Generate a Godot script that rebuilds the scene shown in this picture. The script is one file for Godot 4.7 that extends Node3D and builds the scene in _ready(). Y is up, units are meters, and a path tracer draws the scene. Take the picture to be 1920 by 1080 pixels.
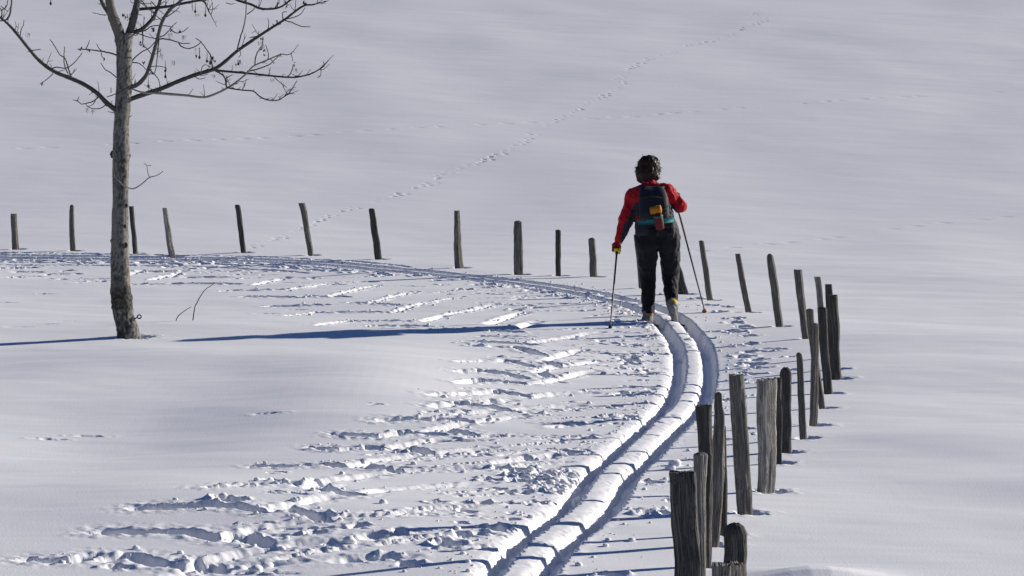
extends Node3D
# A snowfield with a ski track, old fence posts, a bare tree and a skier seen from behind.

const F := 4810.0          # focal length, in pixels of a picture 1920 wide
const EYE := 2.59          # height of the camera
const PITCH := 0.0869
const SUN_AZ := 65.0       # degrees to the right of straight ahead
const SUN_EL := 18.5

var rng := RandomNumberGenerator.new()
var n_low := FastNoiseLite.new()
var n_rip := FastNoiseLite.new()
var n_mid := FastNoiseLite.new()
var n_fine := FastNoiseLite.new()
var n_wood := FastNoiseLite.new()
var names := {}
var blocks := []
var hollows := []          # [x, d, radius, depth]
var M := {}

# ---------------------------------------------------------------- helpers
func P(px: float, py: float, d: float) -> Vector3:
	var v := Basis(Vector3.RIGHT, -PITCH) * Vector3((px - 960.0) / F, (540.0 - py) / F, -1.0)
	return Vector3(0, EYE, 0) + v * (d / -v.z)

func hit(px: float, py: float) -> Vector3:
	var lo := 8.0
	var hi := 8.0
	while hi < 140.0:
		var p := P(px, py, hi)
		if p.y < ground(p.x, hi):
			break
		lo = hi
		hi += 0.4
	for i in 18:
		var m := (lo + hi) * 0.5
		var p := P(px, py, m)
		if p.y < ground(p.x, m):
			hi = m
		else:
			lo = m
	return P(px, py, hi)

func numbered(n: String) -> String:
	if not names.has(n):
		names[n] = 0
		return n
	names[n] += 1
	return "%s_%03d" % [n, names[n]]

func part(called: String, mesh: Mesh, mat: Material, parent: Node) -> MeshInstance3D:
	var o := MeshInstance3D.new()
	if parent == self:
		o.name = numbered(called)
	else:
		var nm := called
		var i := 0
		while parent.has_node(NodePath(nm)):
			i += 1
			nm = "%s_%03d" % [called, i]
		o.name = nm
	o.mesh = mesh
	if mat:
		o.material_override = mat
	parent.add_child(o, true)
	return o

func tag(o: Node, label: String, category: String, group := "", kind := "") -> void:
	if label: o.set_meta("label", label)
	if category: o.set_meta("category", category)
	if group: o.set_meta("group", group)
	if kind: o.set_meta("kind", kind)

func thing(called: String, label: String, category: String, at: Vector3, group := "") -> Node3D:
	var o := Node3D.new()
	o.name = numbered(called)
	add_child(o)
	o.position = at
	tag(o, label, category, group)
	return o

func lin(r: float, g: float, b: float) -> Color:
	return Color(r, g, b).linear_to_srgb()

func mat(r: float, g: float, b: float, rough := 0.8) -> StandardMaterial3D:
	var m := StandardMaterial3D.new()
	m.albedo_color = lin(r, g, b)
	m.roughness = rough
	m.metallic_specular = 0.3
	return m

# ---------------------------------------------------------------- ground shape
var mounds := [
	# x, d, spread x, spread d, height
	[-1.9, 15.0, 1.1, 1.0, 0.08],
	[-1.2, 20.3, 0.95, 1.9, 0.10],
	[-2.9, 17.6, 1.1, 1.3, -0.08],
	[2.9, 19.3, 0.7, 0.5, 0.03],
	[3.7, 15.4, 0.9, 0.5, 0.04],
	[4.4, 24.2, 1.4, 0.8, 0.05],
	[-0.7, 14.0, 1.0, 1.2, 0.05],
	[-3.6, 25.3, 2.6, 1.0, 0.06],
	[-2.5, 22.2, 1.7, 1.0, 0.085],
	[-5.0, 22.2, 1.2, 1.2, -0.05],
	[1.45, 22.4, 0.6, 1.5, -0.05],
	[1.55, 12.75, 0.32, 0.22, 0.07],
	[3.2, 17.6, 1.2, 0.7, 0.05],
	[4.2, 21.5, 1.6, 0.9, 0.05],
	[2.6, 15.2, 0.9, 0.5, -0.03],
]

func ground(x: float, d: float) -> float:
	var h := 0.0
	for m in mounds:
		var u: float = (x - m[0]) / m[2]
		var v: float = (d - m[1]) / m[3]
		var q := u * u + v * v
		if q < 12.0:
			h += m[4] * exp(-q)
	var q2 := (d - 35.5 - 0.06 * x) / 2.2
	var sp := q2 if q2 > 12.0 else log(1.0 + exp(q2))
	h += 0.142 * 2.2 * sp
	h += 0.035 * n_low.get_noise_2d(x, d * 0.8) * (1.0 + 0.2 * smoothstep(36.0, 50.0, d))
	h += lerpf(0.016, 0.006, smoothstep(28.0, 40.0, d)) * n_rip.get_noise_2d(x * 0.34 + d * 0.10, d * 0.62 + 40.0)
	return h

# a block is a rectangle of the snow as a grid of heights
func block(x0: float, x1: float, d0: float, d1: float, sx: float, sd: float) -> Dictionary:
	var nx := int(round((x1 - x0) / sx)) + 1
	var nd := int(round((d1 - d0) / sd)) + 1
	var b := {"x0": x0, "x1": x1, "d0": d0, "d1": d1, "nx": nx, "nd": nd, "sx": (x1 - x0) / (nx - 1), "sd": (d1 - d0) / (nd - 1)}
	for k in ["carve", "rim", "rough", "h"]:
		var a := PackedFloat32Array()
		a.resize(nx * nd)
		b[k] = a
	blocks.append(b)
	return b

# a trough pressed along a line: half width hw, depth dep, thrown-up edge rh; skew moves the floor to one side
func trough(b: Dictionary, line: PackedVector2Array, hw: float, dep: float, rh: float, rr: float, jag: float, ends: float, gentle := 1.0) -> void:
	var reach := hw * 3.2
	var total := 0.0
	for i in line.size() - 1:
		total += line[i].distance_to(line[i + 1])
	var carve: PackedFloat32Array = b.carve
	var rim: PackedFloat32Array = b.rim
	var rough: PackedFloat32Array = b.rough
	var nx: int = b.nx
	var nd: int = b.nd
	var bx: float = b.x0
	var bd: float = b.d0
	var sx: float = b.sx
	var sd: float = b.sd
	var run := 0.0
	for i in line.size() - 1:
		var p := line[i]
		var q := line[i + 1]
		var l := p.distance_to(q)
		if l < 0.0001: continue
		var dir := (q - p) / l
		var side := Vector2(dir.y, -dir.x)      # to the right of the way the line runs
		var i0 := maxi(0, int((minf(p.x, q.x) - reach - bx) / sx))
		var i1 := mini(nx - 1, int((maxf(p.x, q.x) + reach - bx) / sx) + 1)
		var j0 := maxi(0, int((minf(p.y, q.y) - reach - bd) / sd))
		var j1 := mini(nd - 1, int((maxf(p.y, q.y) + reach - bd) / sd) + 1)
		for j in range(j0, j1 + 1):
			var wd := bd + j * sd
			for ii in range(i0, i1 + 1):
				var w := Vector2(bx + ii * sx, wd) - p
				var t := clampf(w.dot(dir), 0.0, l)
				var off := w - dir * t
				var u := off.length()
				if u > reach: continue
				var at := j * nx + ii
				var sgn := 1.0 if off.dot(side) > 0.0 else -1.0
				var nz := n_fine.get_noise_2d(bx + ii * sx, wd)
				var e := (u + jag * nz) / hw
				if sgn < 0.0: e /= gentle
				var s := (run + t) / total
				var tp := smoothstep(0.0, ends * 0.4, s) * smoothstep(0.0, ends, 1.0 - s) if ends > 0.0 else 1.0
				tp = 0.3 + 0.7 * tp
				var c := dep * tp * (1.0 - smoothstep(0.3, 1.0, e))
				if gentle > 1.5:      # a ski groove: steep on its right, a rounded shoulder on its left
					e = (u + jag * nz) / hw
					if sgn < 0.0: c = dep * (0.18 * (1.0 - smoothstep(0.5, 1.9, e)) + 0.82 * (1.0 - smoothstep(0.5, 0.9, e)))
					else: c = dep * (1.0 - smoothstep(0.5, 1.0, e))
				if c > carve[at]: carve[at] = c
				var r := rh * tp * smoothstep(0.8, 1.15, e) * (1.0 - smoothstep(1.25, 2.1, e)) * maxf(0.0, 0.5 + 1.1 * n_mid.get_noise_2d(bx + ii * sx + 31.0, wd))
				if r > rim[at]: rim[at] = r
				var g := rr * (1.0 - smoothstep(0.9, 3.0, u / hw))
				if g > rough[at]: rough[at] = g
		run += l
	b.carve = carve
	b.rim = rim
	b.rough = rough

func pit(b: Dictionary, x: float, d: float, rx: float, rd: float, dep: float, lump: float) -> void:
	if x < b.x0 - 0.4 or x > b.x1 + 0.4 or d < b.d0 - 0.4 or d > b.d1 + 0.4: return
	var carve: PackedFloat32Array = b.carve
	var rim: PackedFloat32Array = b.rim
	var i0 := maxi(0, int((x - rx * 2.4 - b.x0) / b.sx))
	var i1 := mini(b.nx - 1, int((x + rx * 2.4 - b.x0) / b.sx) + 1)
	var j0 := maxi(0, int((d - rd * 2.4 - b.d0) / b.sd))
	var j1 := mini(b.nd - 1, int((d + rd * 2.4 - b.d0) / b.sd) + 1)
	for j in range(j0, j1 + 1):
		for i in range(i0, i1 + 1):
			var wx: float = b.x0 + i * b.sx
			var wd: float = b.d0 + j * b.sd
			var nz := n_fine.get_noise_2d(wx * 1.3, wd * 1.3)
			var e := Vector2((wx - x) / rx, (wd - d) / rd).length() + 0.35 * nz
			var at: int = j * b.nx + i
			var c := dep * (1.0 - smoothstep(0.45, 1.0, e))
			if c > carve[at]: carve[at] = c
			if lump > 0.0:
				var r := lump * smoothstep(0.85, 1.2, e) * (1.0 - smoothstep(1.25, 2.0, e)) * maxf(0.0, 0.2 + 2.0 * n_mid.get_noise_2d(wx * 1.5 + 9.0, wd * 1.5))
				if r > rim[at]: rim[at] = r
	b.carve = carve
	b.rim = rim

func settle(b: Dictionary) -> void:
	var nx: int = b.nx
	var nd: int = b.nd
	var h: PackedFloat32Array = b.h
	var carve: PackedFloat32Array = b.carve
	var rim: PackedFloat32Array = b.rim
	var rough: PackedFloat32Array = b.rough
	var kx := maxi(1, int(0.11 / b.sx))
	var kd := maxi(1, int(0.13 / b.sd))
	var mx := int(ceil(float(nx - 1) / kx)) + 1
	var md := int(ceil(float(nd - 1) / kd)) + 1
	var low := PackedFloat32Array()
	low.resize(mx * md)
	for j in md:
		for i in mx:
			low[j * mx + i] = ground(b.x0 + i * kx * b.sx, b.d0 + j * kd * b.sd)
	for j in nd:
		var d: float = b.d0 + j * b.sd
		var jj := j / kd
		var fj := float(j % kd) / kd
		if jj >= md - 1:
			jj = md - 2
			fj = 1.0
		for i in nx:
			var x: float = b.x0 + i * b.sx
			var ii := i / kx
			var fi := float(i % kx) / kx
			if ii >= mx - 1:
				ii = mx - 2
				fi = 1.0
			var a := jj * mx + ii
			var v := lerpf(lerpf(low[a], low[a + 1], fi), lerpf(low[a + mx], low[a + mx + 1], fi), fj)
			var at := j * nx + i
			v += (0.0055 if d < 34.0 else 0.0032) * n_rip.get_noise_2d(x * 0.55 + d * 0.12, d * 1.7)
			var r := rough[at] * (1.0 - 0.8 * smoothstep(0.0, 0.035, carve[at]))
			if r > 0.0 or rim[at] > 0.0:
				var nm := n_mid.get_noise_2d(x, d)
				var nf := n_fine.get_noise_2d(x + 50.0, d)
				v += r * (0.012 * maxf(nm, -0.2) + 0.009 * nf)
				v += rim[at] * (0.8 + 0.6 * nf)
			v -= carve[at]
			h[at] = v
	b.h = h

func surface_height(x: float, d: float) -> float:
	for b in blocks:
		if x >= b.x0 and x <= b.x1 and d >= b.d0 and d <= b.d1:
			var i := mini(int((x - b.x0) / b.sx + 0.5), b.nx - 1)
			var j := mini(int((d - b.d0) / b.sd + 0.5), b.nd - 1)
			return b.h[j * b.nx + i]
	return ground(x, d)

func block_arrays(b: Dictionary) -> Array:
	var nx: int = b.nx
	var nd: int = b.nd
	var h: PackedFloat32Array = b.h
	var sx: float = b.sx
	var sd: float = b.sd
	var v := PackedVector3Array()
	var n := PackedVector3Array()
	var ix := PackedInt32Array()
	var edge := 2 * (nx + nd)
	v.resize(nx * nd + edge)
	n.resize(nx * nd + edge)
	for j in nd:
		var ja := maxi(j - 1, 0)
		var jb := mini(j + 1, nd - 1)
		for i in nx:
			var ia := maxi(i - 1, 0)
			var ib := mini(i + 1, nx - 1)
			var at := j * nx + i
			v[at] = Vector3(b.x0 + i * sx, h[at], -(b.d0 + j * sd))
			var hx := (h[j * nx + ib] - h[j * nx + ia]) / ((ib - ia) * sx)
			var hd := (h[jb * nx + i] - h[ja * nx + i]) / ((jb - ja) * sd)
			n[at] = Vector3(-hx, 1.0, hd).normalized()
	ix.resize((nx - 1) * (nd - 1) * 6 + (edge - 4) * 6)
	var k := 0
	for j in nd - 1:
		for i in nx - 1:
			var a := j * nx + i
			ix[k] = a
			ix[k + 1] = a + nx
			ix[k + 2] = a + 1
			ix[k + 3] = a + 1
			ix[k + 4] = a + nx
			ix[k + 5] = a + nx + 1
			k += 6
	# the cut edge of the sheet turns down, so that neighbouring sheets meet without a gap
	var w := nx * nd
	var rows := []
	var r0 := []
	var r1 := []
	for i in nx:
		r0.append(i)
		r1.append((nd - 1) * nx + i)
	var c0 := []
	var c1 := []
	for j in nd:
		c0.append(j * nx)
		c1.append(j * nx + nx - 1)
	rows = [r0, r1, c0, c1]
	var flip := [false, true, true, false]
	for q in 4:
		var row: Array = rows[q]
		for s in row.size():
			v[w + s] = v[row[s]] - Vector3(0, 0.06, 0)
			n[w + s] = n[row[s]]
			if s > 0:
				var t := [row[s - 1], row[s], w + s - 1, w + s]
				if flip[q]: t = [t[1], t[0], t[3], t[2]]
				for e in [0, 1, 2, 1, 3, 2]:
					ix[k] = t[e]
					k += 1
		w += row.size()
	var arr := []
	arr.resize(Mesh.ARRAY_MAX)
	arr[Mesh.ARRAY_VERTEX] = v
	arr[Mesh.ARRAY_NORMAL] = n
	arr[Mesh.ARRAY_INDEX] = ix
	return arr

func coarse_arrays(x0: float, x1: float, d0: float, d1: float, s: float, holes: Array) -> Array:
	var nx := int(round((x1 - x0) / s)) + 1
	var nd := int(round((d1 - d0) / s)) + 1
	var v := PackedVector3Array()
	var n := PackedVector3Array()
	var ix := PackedInt32Array()
	v.resize(nx * nd)
	n.resize(nx * nd)
	for j in nd:
		for i in nx:
			var x := x0 + i * s
			var d := d0 + j * s
			v[j * nx + i] = Vector3(x, ground(x, d), -d)
			n[j * nx + i] = Vector3(-(ground(x + 0.2, d) - ground(x - 0.2, d)) / 0.4, 1.0, (ground(x, d + 0.2) - ground(x, d - 0.2)) / 0.4).normalized()
	for j in nd - 1:
		for i in nx - 1:
			var c := Vector2(x0 + (i + 0.5) * s, d0 + (j + 0.5) * s)
			var inside := false
			for hl in holes:
				if c.x > hl[0] and c.x < hl[1] and c.y > hl[2] and c.y < hl[3]:
					inside = true
			if inside: continue
			var a := j * nx + i
			ix.append_array(PackedInt32Array([a, a + nx, a + 1, a + 1, a + nx, a + nx + 1]))
	var arr := []
	arr.resize(Mesh.ARRAY_MAX)
	arr[Mesh.ARRAY_VERTEX] = v
	arr[Mesh.ARRAY_NORMAL] = n
	arr[Mesh.ARRAY_INDEX] = ix
	return arr

func on_ground(list: Array) -> PackedVector2Array:
	var o := PackedVector2Array()
	for i in range(0, list.size(), 2):
		var p := hit(list[i], list[i + 1])
		o.append(Vector2(p.x, -p.z))
	return o

func beside(line: PackedVector2Array, off: float) -> PackedVector2Array:
	var o := PackedVector2Array()
	for i in line.size():
		var dir := (line[mini(i + 1, line.size() - 1)] - line[maxi(i - 1, 0)]).normalized()
		o.append(line[i] + Vector2(dir.y, -dir.x) * off)
	return o

func smoothed(line: PackedVector2Array, step: float) -> PackedVector2Array:
	var c := Curve2D.new()
	for i in line.size():
		var a := line[maxi(i - 1, 0)]
		var z := line[mini(i + 1, line.size() - 1)]
		var t := (z - a) / 6.0
		c.add_point(line[i], -t, t)
	c.bake_interval = step
	return c.get_baked_points()

# ---------------------------------------------------------------- lofted shapes
# a tube through points with radii; colour by a function of (ring 0..1, angle, point)
func tube(st: SurfaceTool, pts: Array, radii: Array, seg: int, colour = null) -> void:
	var up := Vector3(0.31, 0.12, 0.94).normalized()
	var rings := []
	for i in pts.size():
		var t: Vector3 = (pts[mini(i + 1, pts.size() - 1)] - pts[maxi(i - 1, 0)]).normalized()
		var a := t.cross(up)
		if a.length() < 0.05: a = t.cross(Vector3.RIGHT)
		a = a.normalized()
		var bb := t.cross(a)
		var ring := []
		for s in seg:
			var th := TAU * s / seg
			ring.append(pts[i] + (a * cos(th) + bb * sin(th)) * radii[i])
		rings.append(ring)
	for i in pts.size() - 1:
		for s in seg:
			var s2 := (s + 1) % seg
			for q in [[i, s], [i + 1, s], [i, s2], [i, s2], [i + 1, s], [i + 1, s2]]:
				if colour != null: st.set_color(colour)
				st.add_vertex(rings[q[0]][q[1]])
	var last := pts.size() - 1
	for s in seg:
		var s2 := (s + 1) % seg
		for q in [rings[0][s], rings[0][s2], pts[0]]:
			if colour != null: st.set_color(colour)
			st.add_vertex(q)
		for q in [rings[last][s2], rings[last][s], pts[last]]:
			if colour != null: st.set_color(colour)
			st.add_vertex(q)

func begin() -> SurfaceTool:
	var st := SurfaceTool.new()
	st.begin(Mesh.PRIMITIVE_TRIANGLES)
	st.set_smooth_group(0)
	return st

func done(st: SurfaceTool) -> ArrayMesh:
	st.index()
	st.generate_normals()
	return st.commit()

# points along a smooth curve through the given points (x, y, z, radius)
func curved(list: Array, step: float) -> Array:
	var c := Curve3D.new()
	for i in list.size():
		var a: Vector3 = list[maxi(i - 1, 0)][0]
		var z: Vector3 = list[mini(i + 1, list.size() - 1)][0]
		var t := (z - a) / 6.0
		c.add_point(list[i][0], -t, t)
	var pts := []
	var rad := []
	for i in list.size() - 1:
		var l: float = list[i][0].distance_to(list[i + 1][0])
		var k := maxi(1, int(l / step))
		for s in k:
			var f := float(s) / k
			pts.append(c.sample(i, f))
			rad.append(lerpf(list[i][1], list[i + 1][1], f))
	pts.append(list[-1][0])
	rad.append(list[-1][1])
	return [pts, rad]

# ---------------------------------------------------------------- bodies: tapered bones joined smoothly, meshed as surface nets
func nets(bones: Array, cell: float, k: float, fold: float, cuts: Array, colour: Callable) -> ArrayMesh:
	var lo := Vector3(1e9, 1e9, 1e9)
	var hi := -lo
	for b in bones:
		var r: float = maxf(b[2], b[3]) + k + cell * 3.0
		lo = lo.min(b[0] - Vector3(r, r, r)).min(b[1] - Vector3(r, r, r))
		hi = hi.max(b[0] + Vector3(r, r, r)).max(b[1] + Vector3(r, r, r))
	var nx := int((hi.x - lo.x) / cell) + 2
	var ny := int((hi.y - lo.y) / cell) + 2
	var nz := int((hi.z - lo.z) / cell) + 2
	var f := PackedFloat32Array()
	f.resize(nx * ny * nz)
	f.fill(1e9)
	for b in bones:
		var a: Vector3 = b[0]
		var ba: Vector3 = b[1] - a
		var ra: float = b[2]
		var rb: float = b[3]
		var l2 := maxf(ba.length_squared(), 1e-9)
		var pad := maxf(ra, rb) + k + cell * 2.0
		var mn := ((a.min(b[1]) - Vector3(pad, pad, pad) - lo) / cell).floor()
		var mx := ((a.max(b[1]) + Vector3(pad, pad, pad) - lo) / cell).ceil()
		for z in range(maxi(0, int(mn.z)), mini(nz - 1, int(mx.z)) + 1):
			for y in range(maxi(0, int(mn.y)), mini(ny - 1, int(mx.y)) + 1):
				for x in range(maxi(0, int(mn.x)), mini(nx - 1, int(mx.x)) + 1):
					var p := lo + Vector3(x, y, z) * cell - a
					var h := clampf(p.dot(ba) / l2, 0.0, 1.0)
					var dd := (p - ba * h).length() - lerpf(ra, rb, h)
					if dd > k + cell * 2.0: continue
					var at := (z * ny + y) * nx + x
					var o := f[at]
					if o > 1e8:
						f[at] = dd
					else:
						var m := maxf(k - absf(o - dd), 0.0) / k
						f[at] = minf(o, dd) - m * m * k * 0.25
	if fold > 0.0 or cuts.size():
		for z in nz:
			for y in ny:
				for x in nx:
					var at := (z * ny + y) * nx + x
					if f[at] > cell * 4.0: continue
					var p := lo + Vector3(x, y, z) * cell
					if fold > 0.0:
						f[at] += fold * n_wood.get_noise_3d(p.x * 14.0, p.y * 9.0, p.z * 14.0)
					for c in cuts:
						if p.distance_to(c[0]) < c[2]:
							f[at] = maxf(f[at], (p - c[0]).dot(c[1]))
	var v := PackedVector3Array()
	var n := PackedVector3Array()
	var col := PackedColorArray()
	var ix := PackedInt32Array()
	var id := PackedInt32Array()
	id.resize(nx * ny * nz)
	id.fill(-1)
	var sy := nx
	var sz := nx * ny
	var corner := [0, 1, sy, sy + 1, sz, sz + 1, sz + sy, sz + sy + 1]
	var cp := [Vector3(0, 0, 0), Vector3(1, 0, 0), Vector3(0, 1, 0), Vector3(1, 1, 0), Vector3(0, 0, 1), Vector3(1, 0, 1), Vector3(0, 1, 1), Vector3(1, 1, 1)]
	var edges := [[0, 1], [2, 3], [4, 5], [6, 7], [0, 2], [1, 3], [4, 6], [5, 7], [0, 4], [1, 5], [2, 6], [3, 7]]
	for z in nz - 1:
		for y in ny - 1:
			for x in nx - 1:
				var at := z * sz + y * sy + x
				if absf(f[at]) > cell * 3.0: continue
				var inn := 0
				for c in 8:
					if f[at + corner[c]] < 0.0: inn += 1
				if inn == 0 or inn == 8: continue
				var sum := Vector3.ZERO
				var cnt := 0
				for e in edges:
					var fa := f[at + corner[e[0]]]
					var fb := f[at + corner[e[1]]]
					if (fa < 0.0) != (fb < 0.0):
						var pa: Vector3 = cp[e[0]]
						var pb: Vector3 = cp[e[1]]
						sum += pa.lerp(pb, fa / (fa - fb))
						cnt += 1
				var q := lo + (Vector3(x, y, z) + sum / cnt) * cell
				id[at] = v.size()
				v.append(q)
				var g := Vector3(f[at + 1] + f[at + 1 + sy] + f[at + 1 + sz] + f[at + 1 + sy + sz] - f[at] - f[at + sy] - f[at + sz] - f[at + sy + sz],
					f[at + sy] + f[at + 1 + sy] + f[at + sy + sz] + f[at + 1 + sy + sz] - f[at] - f[at + 1] - f[at + sz] - f[at + 1 + sz],
					f[at + sz] + f[at + 1 + sz] + f[at + sy + sz] + f[at + 1 + sy + sz] - f[at] - f[at + 1] - f[at + sy] - f[at + 1 + sy])
				g = g.clamp(Vector3(-1, -1, -1), Vector3(1, 1, 1))
				n.append(g.normalized())
				col.append(colour.call(q))
	for z in range(1, nz - 1):
		for y in range(1, ny - 1):
			for x in range(1, nx - 1):
				var at := z * sz + y * sy + x
				if id[at] < 0: continue
				var s := f[at] < 0.0
				for ax in 3:
					var st: int = [1, sy, sz][ax]
					if s == (f[at + st] < 0.0): continue
					var u: int = [sy, sz, 1][ax]
					var w: int = [sz, 1, sy][ax]
					var q := [id[at], id[at - u], id[at - u - w], id[at - w]]
					if q.min() < 0: continue
					if s:
						ix.append_array(PackedInt32Array([q[0], q[2], q[1], q[0], q[3], q[2]]))
					else:
						ix.append_array(PackedInt32Array([q[0], q[1], q[2], q[0], q[2], q[3]]))
	var arr := []
	arr.resize(Mesh.ARRAY_MAX)
	arr[Mesh.ARRAY_VERTEX] = v
	arr[Mesh.ARRAY_NORMAL] = n
	arr[Mesh.ARRAY_COLOR] = col
	arr[Mesh.ARRAY_INDEX] = ix
	var m := ArrayMesh.new()
	m.add_surface_from_arrays(Mesh.PRIMITIVE_TRIANGLES, arr)
	return m

# ---------------------------------------------------------------- materials
func wood_image(seed_: int) -> Array:
	var w := 256
	var h := 512
	var n := FastNoiseLite.new()
	n.seed = seed_
	n.noise_type = FastNoiseLite.TYPE_SIMPLEX
	n.frequency = 1.0
	n.fractal_octaves = 4
	var n2 := FastNoiseLite.new()
	n2.seed = seed_ + 5
	n2.frequency = 1.0
	n2.fractal_octaves = 3
	var img := Image.create(w, h, false, Image.FORMAT_RGB8)
	var hgt := Image.create(w, h, false, Image.FORMAT_L8)
	for y in h:
		for x in w:
			var th := TAU * x / w
			var cx := cos(th) * 2.6
			var cz := sin(th) * 2.6
			var v := float(y) / h
			var wob := 0.25 * n2.get_noise_3d(cx * 0.4, v * 3.0, cz * 0.4)
			var g := n.get_noise_3d((cx + wob) * 3.2, v * 2.2, (cz + wob) * 3.2)
			var g2 := n.get_noise_3d((cx + wob) * 9.0, v * 7.0, cz * 9.0)
			var big := n2.get_noise_3d(cx * 0.7, v * 4.0 + 20.0, cz * 0.7)
			var crack := smoothstep(0.06, 0.0, absf(g + 0.12)) * smoothstep(-0.25, 0.25, big + 0.1)
			var t := 0.60 + 0.55 * g + 0.38 * g2 + 0.38 * big
			t = clampf(t, 0.05, 1.3) * (1.0 - 0.8 * crack)
			var warm := clampf(0.5 + big * 1.4, 0.0, 1.0)
			var c := Color(t * lerpf(0.86, 0.92, warm), t * lerpf(0.87, 0.895, warm), t * lerpf(0.88, 0.84, warm))
			img.set_pixel(x, y, (c * 0.75).linear_to_srgb())
			var hh := clampf(0.62 + 0.5 * g + 0.28 * g2 - 0.7 * crack, 0.0, 1.0)
			hgt.set_pixel(x, y, Color(hh, hh, hh))
	return [ImageTexture.create_from_image(img), ImageTexture.create_from_image(hgt)]

func make_materials() -> void:
	var s := mat(0.90, 0.905, 0.92, 0.62)
	s.metallic_specular = 0.25
	var nt := NoiseTexture2D.new()
	nt.width = 512
	nt.height = 512
	nt.seamless = true
	nt.as_normal_map = true
	nt.bump_strength = 5.0
	var nn := FastNoiseLite.new()
	nn.seed = 4
	nn.frequency = 0.05
	nn.fractal_octaves = 4
	nt.noise = nn
	s.normal_enabled = true
	s.normal_texture = nt
	s.normal_scale = 0.13
	s.uv1_triplanar = true
	s.uv1_world_triplanar = true
	s.uv1_scale = Vector3(1.7, 1.7, 1.7)
	var gt := NoiseTexture2D.new()
	gt.width = 512
	gt.height = 512
	gt.seamless = true
	var gn := FastNoiseLite.new()
	gn.seed = 9
	gn.noise_type = FastNoiseLite.TYPE_VALUE
	gn.frequency = 0.42
	gn.fractal_octaves = 2
	gt.noise = gn
	var gr := Gradient.new()
	gr.offsets = PackedFloat32Array([0.0, 0.3, 0.7, 1.0])
	gr.colors = PackedColorArray([Color(0.90, 0.90, 0.91), Color(0.965, 0.965, 0.97), Color(0.985, 0.985, 0.985), Color(1, 1, 1)])
	gt.color_ramp = gr
	s.albedo_texture = gt
	M.snow = s
	for i in 2:
		var im := wood_image(11 + i * 17)
		for tone in [["dark", 0.20, 0.198, 0.197], ["mid", 0.415, 0.398, 0.375], ["pale", 0.66, 0.65, 0.635]]:
			var m := mat(tone[1], tone[2], tone[3], 0.85)
			m.albedo_texture = im[0]
			m.heightmap_enabled = true
			m.heightmap_texture = im[1]
			m.heightmap_scale = 0.8
			M["%s_%d" % [tone[0], i]] = m
	var bark := mat(1, 1, 1, 0.88)
	bark.vertex_color_use_as_albedo = true
	bark.metallic_specular = 0.2
	M.bark = bark
	var cloth := mat(1, 1, 1, 0.75)
	cloth.vertex_color_use_as_albedo = true
	cloth.metallic_specular = 0.3
	cloth.rim_enabled = true
	cloth.rim = 0.15
	M.cloth = cloth
	M.skin = mat(0.45, 0.24, 0.16, 0.55)
	M.twig = mat(0.085, 0.075, 0.068, 0.85)
	M.bud = mat(0.035, 0.03, 0.028, 0.85)
	M.lichen = mat(0.20, 0.20, 0.16, 0.95)
	M.iron = mat(0.03, 0.028, 0.028, 0.5)
	M.hair = mat(0.020, 0.012, 0.008, 0.45)
	M.pack = mat(0.026, 0.028, 0.036, 0.7)
	M.teal = mat(0.01, 0.14, 0.15, 0.6)
	M.orange = mat(0.42, 0.17, 0.02, 0.6)
	M.bottle = mat(0.11, 0.014, 0.016, 0.4)
	M.boot = mat(0.17, 0.175, 0.175, 0.55)
	M.sole = mat(0.12, 0.12, 0.12, 0.7)
	M.pole = mat(0.03, 0.03, 0.035, 0.35)
	M.pole_red = mat(0.11, 0.04, 0.035, 0.35)
	M.yellow = mat(0.70, 0.45, 0.02, 0.6)
	M.basket = mat(0.65, 0.28, 0.10, 0.5)
	M.ski = mat(0.50, 0.52, 0.54, 0.35)

# ---------------------------------------------------------------- the snow
var dark_marks := [
	[47, 1049, 140, 1049, 166, 1040], [195, 1047, 250, 1042, 307, 1057], [350, 1064, 385, 1053, 420, 1068],
	[185, 997, 300, 995, 365, 997, 412, 1009], [425, 1010, 450, 1000, 502, 1020],
	[260, 952, 330, 950, 390, 946, 440, 948, 496, 956], [507, 956, 526, 950, 585, 963, 619, 974],
	[390, 912, 440, 909], [440, 908, 510, 906, 562, 906], [575, 914, 596, 908, 627, 921, 673, 927],
	[481, 873, 538, 874, 606, 870, 655, 874], [679, 874, 736, 879, 756, 883],
	[593, 838, 632, 844, 699, 838, 728, 840], [733, 841, 756, 839, 811, 849],
	[636, 813, 666, 816, 712, 818, 764, 810, 824, 814], [839, 806, 886, 814],
	[715, 787, 760, 785, 805, 786, 832, 785, 895, 789], [817, 760, 872, 756, 935, 765, 960, 769],
	[810, 740, 860, 739, 940, 735, 992, 742], [860, 717, 900, 712, 975, 717],
	[860, 695, 910, 695, 960, 702, 985, 709], [860, 677, 910, 677, 955, 676, 995, 686],
	[1025, 677, 1048, 684], [1010, 697, 1035, 706], [927, 651, 972, 652, 1015, 665], [882, 640, 995, 645],
	[902, 631, 990, 631], [790, 620, 885, 616, 970, 622],
	[460, 556, 560, 557], [570, 555, 650, 556], [502, 574, 610, 571], [665, 567, 745, 572],
	[537, 592, 595, 586, 730, 585], [595, 609, 655, 602, 787, 602], [420, 545, 527, 542], [320, 531, 445, 532],
	[695, 611, 795, 611], [85, 515, 145, 513], [111, 524, 207, 523], [31, 510, 75, 510], [246, 533, 337, 532],
	[150, 529, 205, 527], [0, 503, 60, 501], [20, 520, 70, 518], [350, 520, 420, 519], [250, 510, 330, 508],
]
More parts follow.
